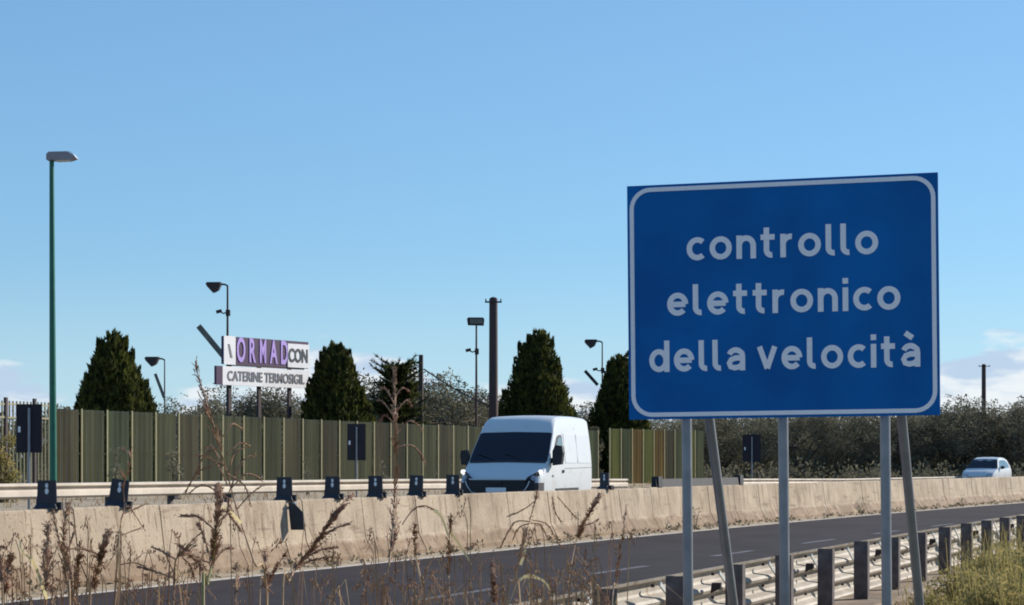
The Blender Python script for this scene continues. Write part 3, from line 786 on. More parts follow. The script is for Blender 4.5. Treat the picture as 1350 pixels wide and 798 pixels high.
m = MB().tube(smooth([Vector(p) for p in ((-.80, -.085, .93), (-.74, -.10, .80), (-.62, -.115, .66), (-.4, -.13, .62), (0, -.135, .61), (.4, -.13, .62), (.62, -.115, .66), (.74, -.10, .80), (.80, -.085, .93))], 3), .016, 6); m.build('grille_trim', M['chrome'], van)
for x in (-.56, .56):
    MB().tube([(x, -.13, .42), (x, -.09, .42)], .06, 14).build('fog_lamp', M['headlamp'], van)
for sd_ in (-1, 1):
    pts = [(.60, .015, .86), (.72, .01, 1.02), (.90, .17, 1.14), (.985, .42, 1.18), (.99, .42, 1.05), (.96, .22, .93), (.86, .06, .86)]
    m = MB(); c = Vector((.84, .12, .98)); nn = Vector((.45, -.85, .25)).normalized()
    vs = [Vector((sd_*x, y, z))+Vector((sd_*nn.x, nn.y, nn.z))*.035 for x, y, z in pts]+[Vector((sd_*x, y, z))-Vector((sd_*nn.x, nn.y, nn.z))*.1 for x, y, z in pts]
    k = len(pts); m.add(vs, [tuple(range(k)), tuple(range(2*k-1, k-1, -1))]+[(i, i+k, (i+1) % k+k, (i+1) % k) for i in range(k)])
    hl = m.build('headlight', M['vanplastic'], van)
    q = Vector((sd_*.84, .075, .985)); nv = Vector((sd_*nn.x, nn.y, nn.z))
    MB().tube([q+nv*.045, q+nv*.075], [.072, .06], 16).build('lamp_glass', M['headlamp'], hl)
    q = Vector((sd_*.955, .30, 1.135)); MB().tube([q+nv*.02, q+nv*.075], [.06, .045], 14).build('corner_spot', M['glow_spot'], hl)  # small glowing disc makes a bright spot at the outer top corner
    # mirrors
    mr = MB(); mr.prism([(0, .0), (.17, .02), (.20, .24), (.18, .36), (.05, .38), (.0, .26)], -.08, .09, lambda u, v, t: Vector((sd_*(1.07+u*(1.35 if sd_ > 0 else 1)), 1.02+t-u*.1, 1.30+v*(1.3 if sd_ > 0 else 1))))
    mo = mr.build('mirror', M['black'], van)
    MB().box((sd_*1.03, 1.08, 1.42), (.16, .08, .12)).build('mirror_arm', M['black'], mo)
    MB().box((sd_*1.165, 1.125, 1.52), (.13, .01, .24)).build('mirror_glass', M['glass2'], mo)
    # side window: quarter light and door glass
    def sp(y, z, off=.008): return Vector((sd_*(wz(z)*1.0+off), y, z))
    def sidepoly(name, pts, mt, par, th=.004, off=.012):
        m = MB(); k = len(pts); vs = [sp(y, z, off) for y, z in pts]+[sp(y, z, off-.02) for y, z in pts]
        m.add(vs, [tuple(range(k)), tuple(range(2*k-1, k-1, -1))]+[(i, i+k, (i+1) % k+k, (i+1) % k) for i in range(k)]); return m.build(name, mt, par)
    fr = sidepoly('side_window', [(1.10, 1.40), (1.28, 1.60), (1.50, 1.82), (1.72, 2.0), (1.90, 2.05), (2.12, 2.05), (2.17, 2.0), (2.17, 1.72), (2.17, 1.42)], M['black'], van)
    sidepoly('pane', [(1.24, 1.44), (1.40, 1.60), (1.56, 1.76), (1.76, 1.94), (1.92, 1.99), (2.08, 1.99), (2.10, 1.95), (2.10, 1.70), (2.10, 1.46)], M['glass2'], fr, off=.016)
    # door outlines, rub strips, pressed panels
    for nm, pts in (('door_seam', [(1.02, .5), (1.03, .5), (1.03, 1.38), (1.02, 1.38)]), ('door_seam', [(2.22, .45), (2.232, .45), (2.232, 2.1), (2.22, 2.1)]),
                    ('door_seam', [(3.42, .45), (3.432, .45), (3.432, 2.25), (3.42, 2.25)]), ('sill_line', [(1.4, .50), (3.5, .50), (3.5, .515), (1.4, .515)]),
                    ('waist_line', [(2.25, 1.22), (4.85, 1.24), (4.85, 1.252), (2.25, 1.232)])):
        sidepoly(nm, pts, M['bbgrey'], van, off=.006)
    sidepoly('side_panel', [(2.32, 1.36), (3.34, 1.36), (3.34, 2.08), (2.32, 2.08)], M['vanwhite'], van, off=.012)
    sidepoly('side_panel', [(3.50, 1.36), (4.75, 1.36), (4.75, 2.08), (3.50, 2.08)], M['vanwhite'], van, off=.012)
    sidepoly('rub_strip', [(1.42, .60), (3.52, .60), (3.52, .74), (1.42, .74)], M['vanplastic'], van, off=.02)
    sidepoly('door_handle', [(2.0, 1.12), (2.14, 1.12), (2.14, 1.19), (2.0, 1.19)], M['black'], van, off=.03)
    sidepoly('indicator', [(1.10, 1.02), (1.18, 1.02), (1.18, 1.07), (1.10, 1.07)], M['bbgrey'], van, off=.02)
    MB().box((sd_*.90, 4.975, 1.25), (.14, .04, .62)).build('tail_light', M['red'], van)

# ---- small white car on the far right
cp = P(1288, 630, 101.0)
car = thing('car', 'small white hatchback car coming round the bend at the far right', 'car', (cp.x, cp.y, .14), 0)
car.rotation_euler[2] = -radians(28); car.scale = (.97, 1, 1.09)
def cwz(z):
    T = [(.2, .80), (.5, .87), (.85, .88), (1.0, .85), (1.45, .66), (1.7, .6)]
    for (a, wa), (b_, wb) in zip(T, T[1:]):
        if z <= b_: return wa+(wb-wa)*max(0, z-a)/(b_-a)
    return .6
def csec(y, zt, wm, r):
    side = [(cwz(.22+(zt-r-.22)*q)*wm, .22+(zt-r-.22)*q) for q in (0, .15, .3, .45, .6, .75, .88, 1)]
    wt = cwz(zt-r)*wm
    cor = [(wt-r+r*cos(radians(a)), zt-r+r*sin(radians(a))) for a in (35, 70)]
    half = side+cor+[((wt-r)*.4, zt+.015)]
    return [Vector((x, y, z)) for x, z in half]+[Vector((-x, y, z)) for x, z in reversed(half)]
cst = [(0, .60, .80, .05), (.06, .72, .92, .06), (.22, .84, .97, .06), (.6, .94, 1, .05), (.98, 1.02, 1, .04), (1.25, 1.20, 1, .04), (1.55, 1.40, 1, .05), (1.8, 1.50, 1, .07), (2.3, 1.56, 1, .07),
       (3.0, 1.54, 1, .07), (3.5, 1.45, 1, .07), (3.78, 1.15, .98, .06), (3.9, .9, .95, .06), (3.95, .6, .9, .05)]
cb_ = loft(cst, csec, 1).build('body', M['vanwhite'], car)
cut_arches(cb_, [(.75, .30, .35), (3.2, .30, .35)], .88)
cb_.data.polygons.foreach_set('use_smooth', [True]*len(cb_.data.polygons))
try: cb_.data.set_sharp_from_angle(angle=radians(28))
except Exception: pass
for y in (.75, 3.2):
    for sd_ in (-1, 1): wheel(car, sd_*.76, y, .29, .29, sd_)
def csurf(u, v):
    for a, b_ in zip(cst, cst[1:]):
        if v <= b_[0]:
            q = (v-a[0])/(b_[0]-a[0]); zt = a[1]+(b_[1]-a[1])*q; r = a[3]+(b_[3]-a[3])*q; sl_ = atan2(b_[1]-a[1], b_[0]-a[0]); break
    wt = cwz(zt-r)-r
    return Vector((u*(wt+r*.6), v, zt+.012*(1-abs(u)))), Vector((0, -sin(sl_), cos(sl_)))
m = MB(); surf_patch(m, csurf, [-1, -.6, 0, .6, 1], [1.0, 1.25, 1.5, 1.68], .012); m.build('windscreen', M['glass'], car)
for sd_ in (-1, 1):
    def cpoly(name, pts, mt, off=.012):
        m = MB(); k = len(pts); vs = [Vector((sd_*(cwz(z)+off), y, z)) for y, z in pts]+[Vector((sd_*(cwz(z)+off-.02), y, z)) for y, z in pts]
        m.add(vs, [tuple(range(k)), tuple(range(2*k-1, k-1, -1))]+[(i, i+k, (i+1) % k+k, (i+1) % k) for i in range(k)]); return m.build(name, mt, car)
    cpoly('side_window', [(1.35, 1.04), (1.75, 1.36), (1.95, 1.42), (2.45, 1.43), (2.45, 1.04)], M['glass2'])
    cpoly('side_window', [(2.52, 1.04), (2.52, 1.43), (3.0, 1.42), (3.35, 1.32), (3.5, 1.08)], M['glass2'])
    MB().prism([(0, 0), (.2, .02), (.2, .15), (.03, .15)], -.05, .06, lambda u, v, t: Vector((sd_*(.87+u), 1.45+t, 1.0+v))).build('mirror', M['black'], car)
    MB().prism([(.45, .62), (.78, .68), (.80, .80), (.50, .74)], 0, .1, lambda u, v, t: Vector((sd_*u, .0+t+(u-.4)*.25, v))).build('headlight', M['headlamp'], car)
MB().box((0, -.0, .55), (1.0, .05, .16)).build('grille', M['black'], car)
MB().box((0, -.03, .42), (.5, .02, .11)).build('number_plate', M['bbwhite'], car)

# ------------------------------------------------------------------ trees
def conifer_mesh(H, W, seed, dens=1.0, shape=1.0):
    r_ = random.Random(seed); crown = MB(); core = MB()
    def rad(h, a):      # h 0..1
        base = (1-h)**(.62*shape)*(.72+.28*min(1, h*5+.2))
        nz = noise.noise(Vector((cos(a)*1.6+seed, sin(a)*1.6, h*3.5)))*.26+noise.noise(Vector((cos(a)*4+seed, sin(a)*4, h*9)))*.16
        return W/2*max(.03, base*(1+nz))
    # uneven core shell, added inside to keep the crown dark and opaque
    nh, na = 26, 22; vs = []
    for i in range(nh+1):
        h = i/nh*.97
        for k in range(na):
            a = k*2*pi/na; r = rad(h, a)*.82; vs.append((cos(a)*r, sin(a)*r, h*H))
    fs = [(i*na+k, i*na+(k+1) % na, (i+1)*na+(k+1) % na, (i+1)*na+k) for i in range(nh) for k in range(na)]
    crown.add(vs, fs)
    n = int(10000*dens)
    for i in range(n):
        h = 1-sqrt(r_.random()); h = min(.985, h*1.02+r_.random()*.02); a = r_.random()*2*pi
        r = rad(h, a)*r_.uniform(.80, 1.03)
        p = Vector((cos(a)*r, sin(a)*r, h*H)); ln = r_.uniform(.12, .30); wd_ = ln*r_.uniform(.22, .4)
        d = Vector((cos(a)*r_.uniform(.05, .75), sin(a)*r_.uniform(.05, .75), 1.0)); d += Vector((r_.uniform(-.3, .3), r_.uniform(-.3, .3), 0)); d.normalize()
        sdv = d.cross(Vector((r_.uniform(-1, 1), r_.uniform(-1, 1), r_.uniform(-.3, .3)))).normalized()
        crown.tri(p-sdv*wd_, p+sdv*wd_, p+d*ln)
    for i in range(int(56*dens)):      # upright plumes that break the outline
        h = r_.random()**1.2*.93 if i > 9 else .82+.014*i; a = r_.random()*2*pi; r = rad(h, a)*.93
        c = Vector((cos(a)*r, sin(a)*r, h*H)); ph = r_.uniform(.35, .8)*(1-h*.35); pr_ = r_.uniform(.08, .17)
        for k in range(70):
            q = r_.random(); rr_ = pr_*(1-q)**.7; b_ = r_.random()*2*pi
            p = c+Vector((cos(b_)*rr_+cos(a)*.1*q, sin(b_)*rr_+sin(a)*.1*q, q*ph)); d = Vector((cos(b_)*.3, sin(b_)*.3, 1)).normalized()
            sdv = d.cross(Vector((r_.uniform(-1, 1), r_.uniform(-1, 1), .1))).normalized(); ln = r_.uniform(.1, .2)
            crown.tri(p-sdv*ln*.3, p+sdv*ln*.3, p+d*ln)
    return crown
def conifer(px, ytop, D, wpx, seed, label, name='conifer_tree', dens=1.0, ybase=545):
    b = P(px, 600, D); z0 = .6; H = P(px, ytop, D).z-z0; W = wpx*1.27*D/F_PX
    t = thing(name, label, 'conifer', (b.x, D, z0), 0, 'dark conifers beyond the fence')
    o = conifer_mesh(H, W, seed, dens).build('crown', M['cypress'], t, fix=False); o.location = (0, 0, .25); o.scale = (1, 1, (H-.25)/H)
    MB().tube([(0, 0, -.1), (0, 0, H*.35), (.03, 0, H*.8)], [.20, .14, .04], 8).build('trunk', M['bark'], t)
    return t
conifer(149, 441, 70, 113, 3, 'leftmost broad dark conifer, right of the green lamp post')
conifer(443, 454, 82, 104, 11, 'broad dark conifer just right of the advertising board')
conifer(709, 436, 92, 104, 5, 'broad dark conifer behind the rear of the white van')
conifer(818, 469, 98, 88, 8, 'dark conifer partly hidden behind the left edge of the blue sign')

def leafy(mb, c, r, n, r_, ln=(.10, .19), wid=.45, flat=.8):
    for i in range(n):
        d = Vector((r_.gauss(0, 1), r_.gauss(0, 1), r_.gauss(0, 1)*flat)); d.normalize(); p = c+d*r*(r_.random()**.45)
        e = (d+Vector((r_.uniform(-1, 1), r_.uniform(-1, 1), r_.uniform(-.7, 1)))).normalized(); l = r_.uniform(*ln)
        s_ = e.cross(Vector((r_.uniform(-1, 1), r_.uniform(-1, 1), r_.uniform(-1, 1)))).normalized()*l*wid*.5
        mb.add([p-s_*.3, p+e*l*.5-s_, p+e*l, p+e*l*.5+s_], [(0, 1, 2, 3)])
def olive_meshes(seed, H=5.0, W=5.4, clusters=44, per=85, low=.22):
    r_ = random.Random(seed); crown = MB(); tr = MB()
    limbs = []
    for k in range(6):
        a = k*pi/3+r_.uniform(-.4, .4); e = Vector((cos(a)*W*.26, sin(a)*W*.26, H*r_.uniform(.5, .68))); limbs.append(e)
        tr.tube([(0, 0, .5), (e.x*.3, e.y*.3, H*.30), e], [.16, .11, .04], 6)
    tr.tube([(0, 0, -.3), (.08, .05, .5), (0, 0, 1.0)], [.30, .22, .17], 8)
    for i in range(clusters):
        a = r_.random()*2*pi; h = r_.uniform(low, 1.0); rw = W/2*sqrt(max(.05, 1-((h-.55)/.52)**2))*sqrt(r_.random())
        c = Vector((cos(a)*rw, sin(a)*rw, h*(H-.4)))
        leafy(crown, c, r_.uniform(.45, .85), per, r_)
        if i % 3 == 0: tr.tube([limbs[i % 6], c], [.04, .012], 4, caps=False)
        if r_.random() < .55 and h > .55:      # stray shoots
            for k in range(4):
                e = c+Vector((r_.uniform(-.5, .5), r_.uniform(-.5, .5), r_.uniform(.5, 1.0)))
                leafy(crown, e, .16, 12, r_)
    return crown, tr
OL = []
for sd2 in range(4):
    c, tr = olive_meshes(20+sd2, low=.10, clusters=64, per=230)
    OL.append((c.mesh('crown', M['olive' if sd2 % 2 else 'olive2'], fix=False), tr.mesh('trunk', M['bark'], fix=False), c.mesh('crown', M['olive2'], fix=False)))
def olive(px, D, z0, hpx_top, label, k, wide=1.0, group='olive trees in the grove', name='olive_tree'):
    b = P(px, 600, D); H = P(px, hpx_top, D).z-z0; sc_ = H/5.1
    t = thing(name, label, 'olive tree', (b.x, D, z0), R.uniform(0, 6.28), group); t.scale = (sc_*wide, sc_*wide, sc_)
    for nm, me in (('crown', OL[k % 4][0]), ('trunk', OL[k % 4][1])):
        o = bpy.data.objects.new(nm, me); COL.objects.link(o); o.parent = t
    return t
front = [(905, 128, 545), (950, 122, 541), (1000, 126, 550), (1052, 118, 540), (1105, 124, 542), (1158, 118, 538), (1210, 125, 541), (1262, 120, 530), (1312, 124, 534), (1362, 118, 526), (1420, 122, 532)]
flab = ['grey-green olive tree just right of the end of the slatted fence', 'olive tree behind the leftmost sign post and its strut', 'olive tree directly behind the small dark sign back',
        'olive tree behind the middle post of the blue sign', 'olive tree right of the middle post of the blue sign', 'olive tree behind the right post of the blue sign',
        'olive tree behind the right strut of the blue sign', 'bushy olive tree just right of the lower right corner of the blue sign', 'olive tree above the small white car, below the distant pole',
        'olive tree at the right edge of the picture', 'olive tree beyond the right edge of the grove']
for i, (px, D, yt) in enumerate(front): olive(px, D, .1, yt, flab[i], i, 1.15)
for i in range(11):
    px = 890+52*i+R.uniform(-10, 10)
    t = olive(px, 150+R.uniform(-6, 8), .0, 541+R.uniform(-8, 8), 'olive tree in the back row of the grove, mostly hidden by the front row', i+1, 1.25, group='back row of olive trees')
left = [(20, 75, 548, 'pale leafy tree behind the open bar fence at the left edge'), (248, 90, 528, 'low leafy tree behind the fence between the short floodlight pole and the board'),
        (330, 96, 512, 'leafy tree below the advertising board'), (372, 98, 524, 'leafy tree between the board legs and the second conifer'), (596, 98, 510, 'leafy tree left of the floodlight pole with the boxy head'),
        (640, 104, 522, 'leafy tree behind the thick brown pole'), (764, 112, 538, 'low leafy tree between the two conifers right of the van'), (205, 88, 538, 'low leafy tree at the foot of the short floodlight pole'), (92, 78, 536, 'low leafy tree left of the leftmost conifer'),
        (540, 92, 492, 'rounded leafy tree between the feathery conifer and the short dark pole'), (505, 94, 500, 'rounded leafy tree behind the left side of the feathery conifer'), (560, 100, 528, 'low leafy tree under the short dark pole'), (290, 100, 534, 'low leafy tree at the foot of the tallest floodlight pole'), (870, 108, 556, 'low leafy tree behind the end of the fence')]
for i, (px, D, yt, lab) in enumerate(left): olive(px, D, .55, yt, lab, i+1, 1.2, group='leafy trees beyond the fence', name='leafy_tree')
# feathery conifer with spreading tips
r_ = random.Random(40); D = 84; b = P(523, 600, D); H = P(523, 474, D).z-.6
t = thing('feathery_conifer', 'loose feathery conifer with pointed spreading tips left of the short dark pole', 'conifer', (b.x, D, .6))
cr_ = MB(); tr = MB().tube([(0, 0, -.1), (0, 0, H*.95)], [.16, .03], 8)
for i in range(300):
    h = r_.random()**.9*.90; a = r_.random()*2*pi; ln = (1-h*.45)*1.75*r_.uniform(.5, 1.0)
    c = Vector((0, 0, .2+h*H)); e = c+Vector((cos(a)*ln, sin(a)*ln, ln*r_.uniform(.15, .75)))
    if i % 2 == 0: tr.tube([c, e], [.03, .008], 4, caps=False)
    for k in range(60):
        q = r_.random(); p = c.lerp(e, q); l = r_.uniform(.12, .3)*(1.2-q*.4)
        d = ((e-c).normalized()*.8+Vector((r_.uniform(-.8, .8), r_.uniform(-.8, .8), r_.uniform(-.5, .8)))).normalized()
        s_ = d.cross(Vector((r_.uniform(-1, 1), r_.uniform(-1, 1), r_.uniform(-1, 1)))).normalized()*l*.14
        cr_.tri(p-s_, p+s_, p+d*l)
cr_.build('crown', M['cypress'], t, fix=False); tr.build('trunk', M['bark'], t, fix=False)

# far-off wood closing the view
fw = MB(); r_ = random.Random(9)
for i in range(760):
    q = r_.random(); x = -75+190*q; y = 215+r_.uniform(-8, 8)
    leafy(fw, Vector((x, y, r_.uniform(-.2, 6.0 if x < 5 else 4.0)+1.6*noise.noise(Vector((x*.07, 0, 0))))), r_.uniform(1.4, 2.2), 34, r_, ln=(.5, .9), wid=.7)
tag(fw.build('far_wood', M['olive'], None, fix=False), 'far-off belt of dark trees behind everything', 'trees', kind='stuff')
# dark undergrowth below the grove
ug = MB(); r_ = random.Random(10)
for i in range(420):
    px = r_.uniform(870, 1430); D = r_.uniform(104, 135); p = P(px, 600, D)
    leafy(ug, Vector((p.x, D, .2+r_.uniform(0, .9))), r_.uniform(.5, .9), 34, r_, ln=(.15, .3), wid=.5)
tag(ug.build('undergrowth', M['olive'], None, fix=False), 'dark scrub growing under the olive trees', 'scrub', kind='stuff')
# brush in the fence gap and at the left edge
def shrub(px, D, z0, ytop, wpx, label, mt='olive', n=24, per=60, ln=(.06, .14), name='shrub', group=None):
    b = P(px, 600, D); H = P(px, ytop, D).z-z0; W = wpx*D/F_PX; r_ = random.Random(int(px*7))
    t = thing(name, label, 'shrub', (b.x, D, z0), 0, group); c = MB(); tr = MB()
    for i in range(n):
        a = r_.random()*2*pi; q = sqrt(r_.random())*W*.42; h = r_.uniform(.1, .92)*H
        p = Vector((cos(a)*q, sin(a)*q, h)); leafy(c, p, W*.16+.05, per, r_, ln=ln)
        tr.tube([(0, 0, -.1), (p.x*.5, p.y*.5, h*.5), p], [.02, .014, .006], 4, caps=False)
    c.build('foliage', M[mt], t, fix=False); tr.build('stem', M['bark'], t, fix=False); return t
shrub(786, 90, .6, 560, 16, 'dark creeper filling the gap in the fence behind the van tail', 'olive', 30, 70)
shrub(4, 50, .45, 568, 36, 'leafy shrub at the left edge in front of the bar fence', 'bush', 24, 60)
shrub(232, 55, .45, 590, 22, 'small leafy sapling against the fence left of the tallest dry grass', 'olive2', 8, 36)
shrub(160, 54, .45, 586, 26, 'small sapling against the fence above the leaning delineator', 'olive2', 8, 36)
shrub(405, 62, .5, 600, 16, 'tiny sapling against the fence left of the dark board back', 'olive2', 5, 24)
shrub(505, 62, .5, 606, 18, 'tiny sapling against the fence right of the dark board back', 'olive2', 5, 24)

# ------------------------------------------------------------------ weeds at the barrier foot and stones
wd2 = MB(); r_ = random.Random(5)
for i in range(170):
    ss = r_.uniform(-20, 75); p = F(ss, r_.uniform(-.60, -.2), .02)
    big = r_.random() < .22
    leafy(wd2, p+Vector((0, 0, .03)), .11 if big else .05, 26 if big else 10, r_, ln=(.04, .11))
    if r_.random() < .10:
        for k in range(6):
            e = p+Vector((r_.uniform(-.12, .12), r_.uniform(-.1, .1), r_.uniform(.2, .5))); wd2.tube([p, e], [.006, .003], 3, caps=False)
            leafy(wd2, e, .04, 5, r_, ln=(.03, .07))
tag(wd2.build('weeds', M['olive'], None, fix=False), 'low dark weeds growing at the foot of the concrete barrier', 'weeds', kind='stuff')
st_ = MB()
for i in range(260):
    ss = r_.uniform(-20, 75); p = F(ss, r_.uniform(-.58, -.15), .02); q = r_.uniform(.015, .05)
    st_.box(p, (q*1.6, q*1.2, q), Euler((r_.uniform(0, 3), r_.uniform(0, 3), r_.uniform(0, 3))).to_matrix())
tag(st_.build('rubble', M['soil'], None, fix=False), 'crumbled stones and grit along the foot of the barrier', 'rubble', kind='stuff')
# dry grass on the far verge just under the rail
fg = MB()
for i in range(2600):
    ss = r_.uniform(-16, 60); p = F(ss, r_.uniform(-18.5, -9.9), 0); off = (p-F(ss, 0, 0)).length
    z = .34+(off-10.6)/8*.22; h = r_.uniform(.05, .28)
    fg.tri(p+Vector((-.02, 0, z)), p+Vector((.02, 0, z)), p+Vector((r_.uniform(-.1, .1), 0, z+h)))
tag(fg.build('far_grass', M['drygrass'], None, fix=False), 'dry grass tufts on the verge behind the far guardrail', 'grass', kind='stuff')

# ------------------------------------------------------------------ bushes at lower right, behind the near rail (camera side)
def bush_at(px, ytop, D, wpx, label, n=26, mt='bush'):
    return shrub(px, D, -.1, ytop, wpx, label, mt, n, 190, (.02, .055), group='yellow-green bushes at the lower right', name='bush')
bush_at(1245, 778, 17.0, 80, 'yellow-green bush at the foot of the right strut of the blue sign', 24)
bush_at(1272, 748, 18.5, 80, 'yellow-green bush in front of the rail posts, right of the right strut', 26)
bush_at(1310, 736, 19.5, 80, 'taller yellow-green bush in front of the farther rail posts', 30)
bush_at(1350, 722, 20.0, 90, 'tallest yellow-green bush at the lower right corner', 34)
bush_at(1320, 760, 15.5, 110, 'yellow-brown bush nearest the camera at the lower right corner', 30)
bush_at(1385, 735, 16.5, 100, 'yellow-green bush just past the right edge', 28)
bg_ = MB(); r_ = random.Random(77)
def blade(mb, p, h, lean, wdt, r_):
    a = r_.random()*2*pi; d = Vector((cos(a), sin(a), 0)); s_ = Vector((-sin(a), cos(a), 0))*wdt
    q1 = p+Vector((0, 0, h*.55))+d*lean*.3; q2 = p+Vector((0, 0, h*.95))+d*lean*.8; q3 = q2+d*lean*.5-Vector((0, 0, h*.08))
    mb.add([p-s_, p+s_, q1+s_*.8, q1-s_*.8, q2+s_*.5, q2-s_*.5, q3], [(0, 1, 2, 3), (3, 2, 4, 5), (5, 4, 6)])
for i in range(3800):
    D = r_.uniform(12.5, 24); px = r_.uniform(1080, 1420); p = P(px, 600, D); p.z = -.1
    rail = F(find_s(px, NO), NO)
    if D > rail.y-.35: continue
    lim = .14 if px < 1190 else .42
    blade(bg_, p, r_.uniform(.12, lim+.15), r_.uniform(.05, .25), .006, r_)
for i in range(900):      # taller wisps standing in front of the farther posts
    D = r_.uniform(15, 26); px = r_.triangular(1235, 1400, 1340); p = P(px, 600, D); p.z = -.1
    rail = F(find_s(px, NO), NO)
    if D > rail.y-.3: continue
    blade(bg_, p, r_.uniform(.45, .98), r_.uniform(.08, .3), .0045, r_)
tag(bg_.build('verge_grass', M['bush'], None, fix=False), 'rough yellowish grass on the verge under the near guardrail', 'grass', kind='stuff')

# ------------------------------------------------------------------ tall dry grasses in the foreground
def spikelet(mb, p, d, l, w_, r_):
    d = d.normalized(); a = d.cross(Vector((r_.uniform(-1, 1), r_.uniform(-1, 1), r_.uniform(-1, 1)))).normalized()*w_; b_ = d.cross(a).normalized()*w_
    c = p+d*l*.45
    mb.add([p, c+a, c+b_, c-a, c-b_, p+d*l], [(0, 1, 2), (0, 2, 3), (0, 3, 4), (0, 4, 1), (5, 2, 1), (5, 3, 2), (5, 4, 3), (5, 1, 4)])
GR = 'tall dry grass plants in the foreground'
def reed(label, pix, D, pan=(0, 1), dens=1.0, pal=False, green=False, branches=(), leaves=(), r0=.0035, spread=.10, fat=1.0, seed=1, side=0.5):
    """pix: stem in photo pixels, foot first; pan: part of the stem (0..1) that carries the seed head"""
    r_ = random.Random(seed); base = P(pix[0][0], pix[0][1], D); 
    ctrl = [P(x, y, D+.12*sin(i*1.7+seed)) for i, (x, y) in enumerate(pix)]
    foot = Vector((ctrl[0].x-(ctrl[1].x-ctrl[0].x)*.4+r_.uniform(-.04, .04), D+r_.uniform(-.05, .05), -.1))
    pts = smooth([foot]+ctrl); root = foot.copy()
    t = thing('tall_grass', label, 'tall grass', root, 0, GR)
    loc = [p-root for p in pts]; n = len(loc)
    MB().tube(loc, [.82*r0*(1.15-.75*i/n) for i in range(n)], 6).build('stem', M['stemgreen' if green else 'stem'], t)
    pn = MB(); i0 = int(n*(.22+.78*pan[0])); i1 = n-1
    cnt = int(70*dens)
    Ls = sum((loc[i+1]-loc[i]).length for i in range(i0, i1))
    cnt = max(8, int(cnt*Ls/.22))
    def rachis(pl_, c_, spr, sz):
        m_ = len(pl_)
        for k in range(c_):
            q = r_.random()*(m_-1.001); i = int(q); p = pl_[i].lerp(pl_[i+1], q-i); d = (pl_[i+1]-pl_[i]).normalized()
            e = p+Vector((r_.gauss(0, 1), r_.gauss(0, 1), r_.gauss(0, .6)))*spr*.20
            spikelet(pn, e, d+Vector((r_.uniform(-.5, .5), r_.uniform(-.5, .5), r_.uniform(-.4, .3))), r_.uniform(.012, .021)*sz, .0013*sz*fat, r_)
    if cnt and pan[1] > 0: rachis(loc[i0:], int(cnt*.65), .016*fat, 1.0)
    # short side branches of the seed head
    if pan[1] > 0:
        for k in range(int(9*dens*Ls/.22)+2):
            i = r_.randint(i0, max(i0, i1-2)); p = loc[i]; d = (loc[min(i+1, n-1)]-loc[max(i-1, 0)]).normalized()
            sg_ = 1 if r_.random() < side else -1; ll = min(spread, .075)*r_.uniform(.4, 1)*(1.1-(i-i0)/(i1-i0+1)*.7)
            e1 = p+d*ll*.7+Vector((sg_*ll*r_.uniform(.03, .16), r_.uniform(-.2, .2)*ll, 0)); e2 = e1+d*ll*.5+Vector((sg_*ll*r_.uniform(.0, .16), 0, 0))
            bl = smooth([p, e1, e2], 4); pn.tube(bl, [.0016]*len(bl), 3, caps=False); rachis(bl, int(5*dens)+4, .008*fat, .85)
    for br in branches:      # branches traced by hand
        bl = smooth([P(x, y, D+.03*k)-root for k, (x, y) in enumerate(br)], 5)
        pn.tube(bl, [.0022]*len(bl), 4, caps=False); LL = sum((bl[i+1]-bl[i]).length for i in range(len(bl)-1)); rachis(bl[len(bl)//4:], int(LL*230*dens), .009*fat, .9)
    pn.build('seed_head', M['panicle_pale' if pal else 'panicle'], t, fix=False)
    for lf in leaves:
        bl = smooth([P(x, y, D-.02+.02*k)-root for k, (x, y) in enumerate(lf)], 5); m = MB(); k = len(bl); vs = []
        for i, p in enumerate(bl):
            d = (bl[min(i+1, k-1)]-bl[max(0, i-1)]).normalized(); s_ = d.cross(Vector((0, 1, .3))).normalized()*(.0042*(1-(i/(k-1))**2)+.0008); vs += [p-s_, p+s_+Vector((0, .003, 0))]
        m.add(vs, [(2*i, 2*i+1, 2*i+3, 2*i+2) for i in range(k-1)]); m.build('leaf', M['leafpale'], t, fix=False)
    return t
reed('tallest dry grass stalk, its thin tip against the sky left of the advertising board', [(352, 810), (335, 742), (318, 690), (305, 645), (290, 590), (275, 540), (266, 512), (258, 484)], 5.6, (.50, 1), .8, True, seed=3, spread=.11,
     branches=[[(312, 672), (330, 652), (346, 640)], [(300, 640), (285, 610), (262, 600)], [(302, 650), (318, 610), (335, 600)], [(298, 620), (280, 590), (268, 592)], [(306, 660), (270, 640), (252, 648)], [(304, 645), (325, 625), (345, 632)], [(288, 585), (305, 560), (318, 565)], [(300, 630), (308, 600), (322, 590)], [(298, 600), (315, 585), (330, 588)], [(290, 590), (270, 600), (258, 625)], [(300, 625), (322, 640), (330, 665)], [(292, 610), (262, 622), (244, 650)]],
     leaves=[[(318, 690), (300, 672), (292, 668)]])
reed('thick purple-brown seed head on a bright green stem, below the tallest stalk', [(268, 812), (274, 770), (281, 735), (284, 705), (288, 660), (287, 638)], 5.4, (.25, 1), 2.4, seed=5, green=True, spread=.13, fat=1.25, r0=.0055,
     branches=[[(283, 740), (295, 725), (306, 722)], [(284, 700), (262, 682), (240, 680)], [(286, 690), (300, 675), (302, 660)], [(280, 745), (268, 705), (262, 690)], [(276, 742), (258, 735), (235, 718)], [(288, 672), (300, 676), (318, 700)]])
reed('bent-over dark stem arching to the right near the bottom, left of the green stem', [(228, 812), (230, 770), (232, 738), (246, 731), (262, 741), (268, 752)], 5.2, (.4, 1), 1.6, seed=7, fat=1.2,
     branches=[[(232, 738), (215, 728), (199, 721)], [(240, 735), (250, 745), (255, 760)], [(228, 762), (200, 752), (182, 747)]])
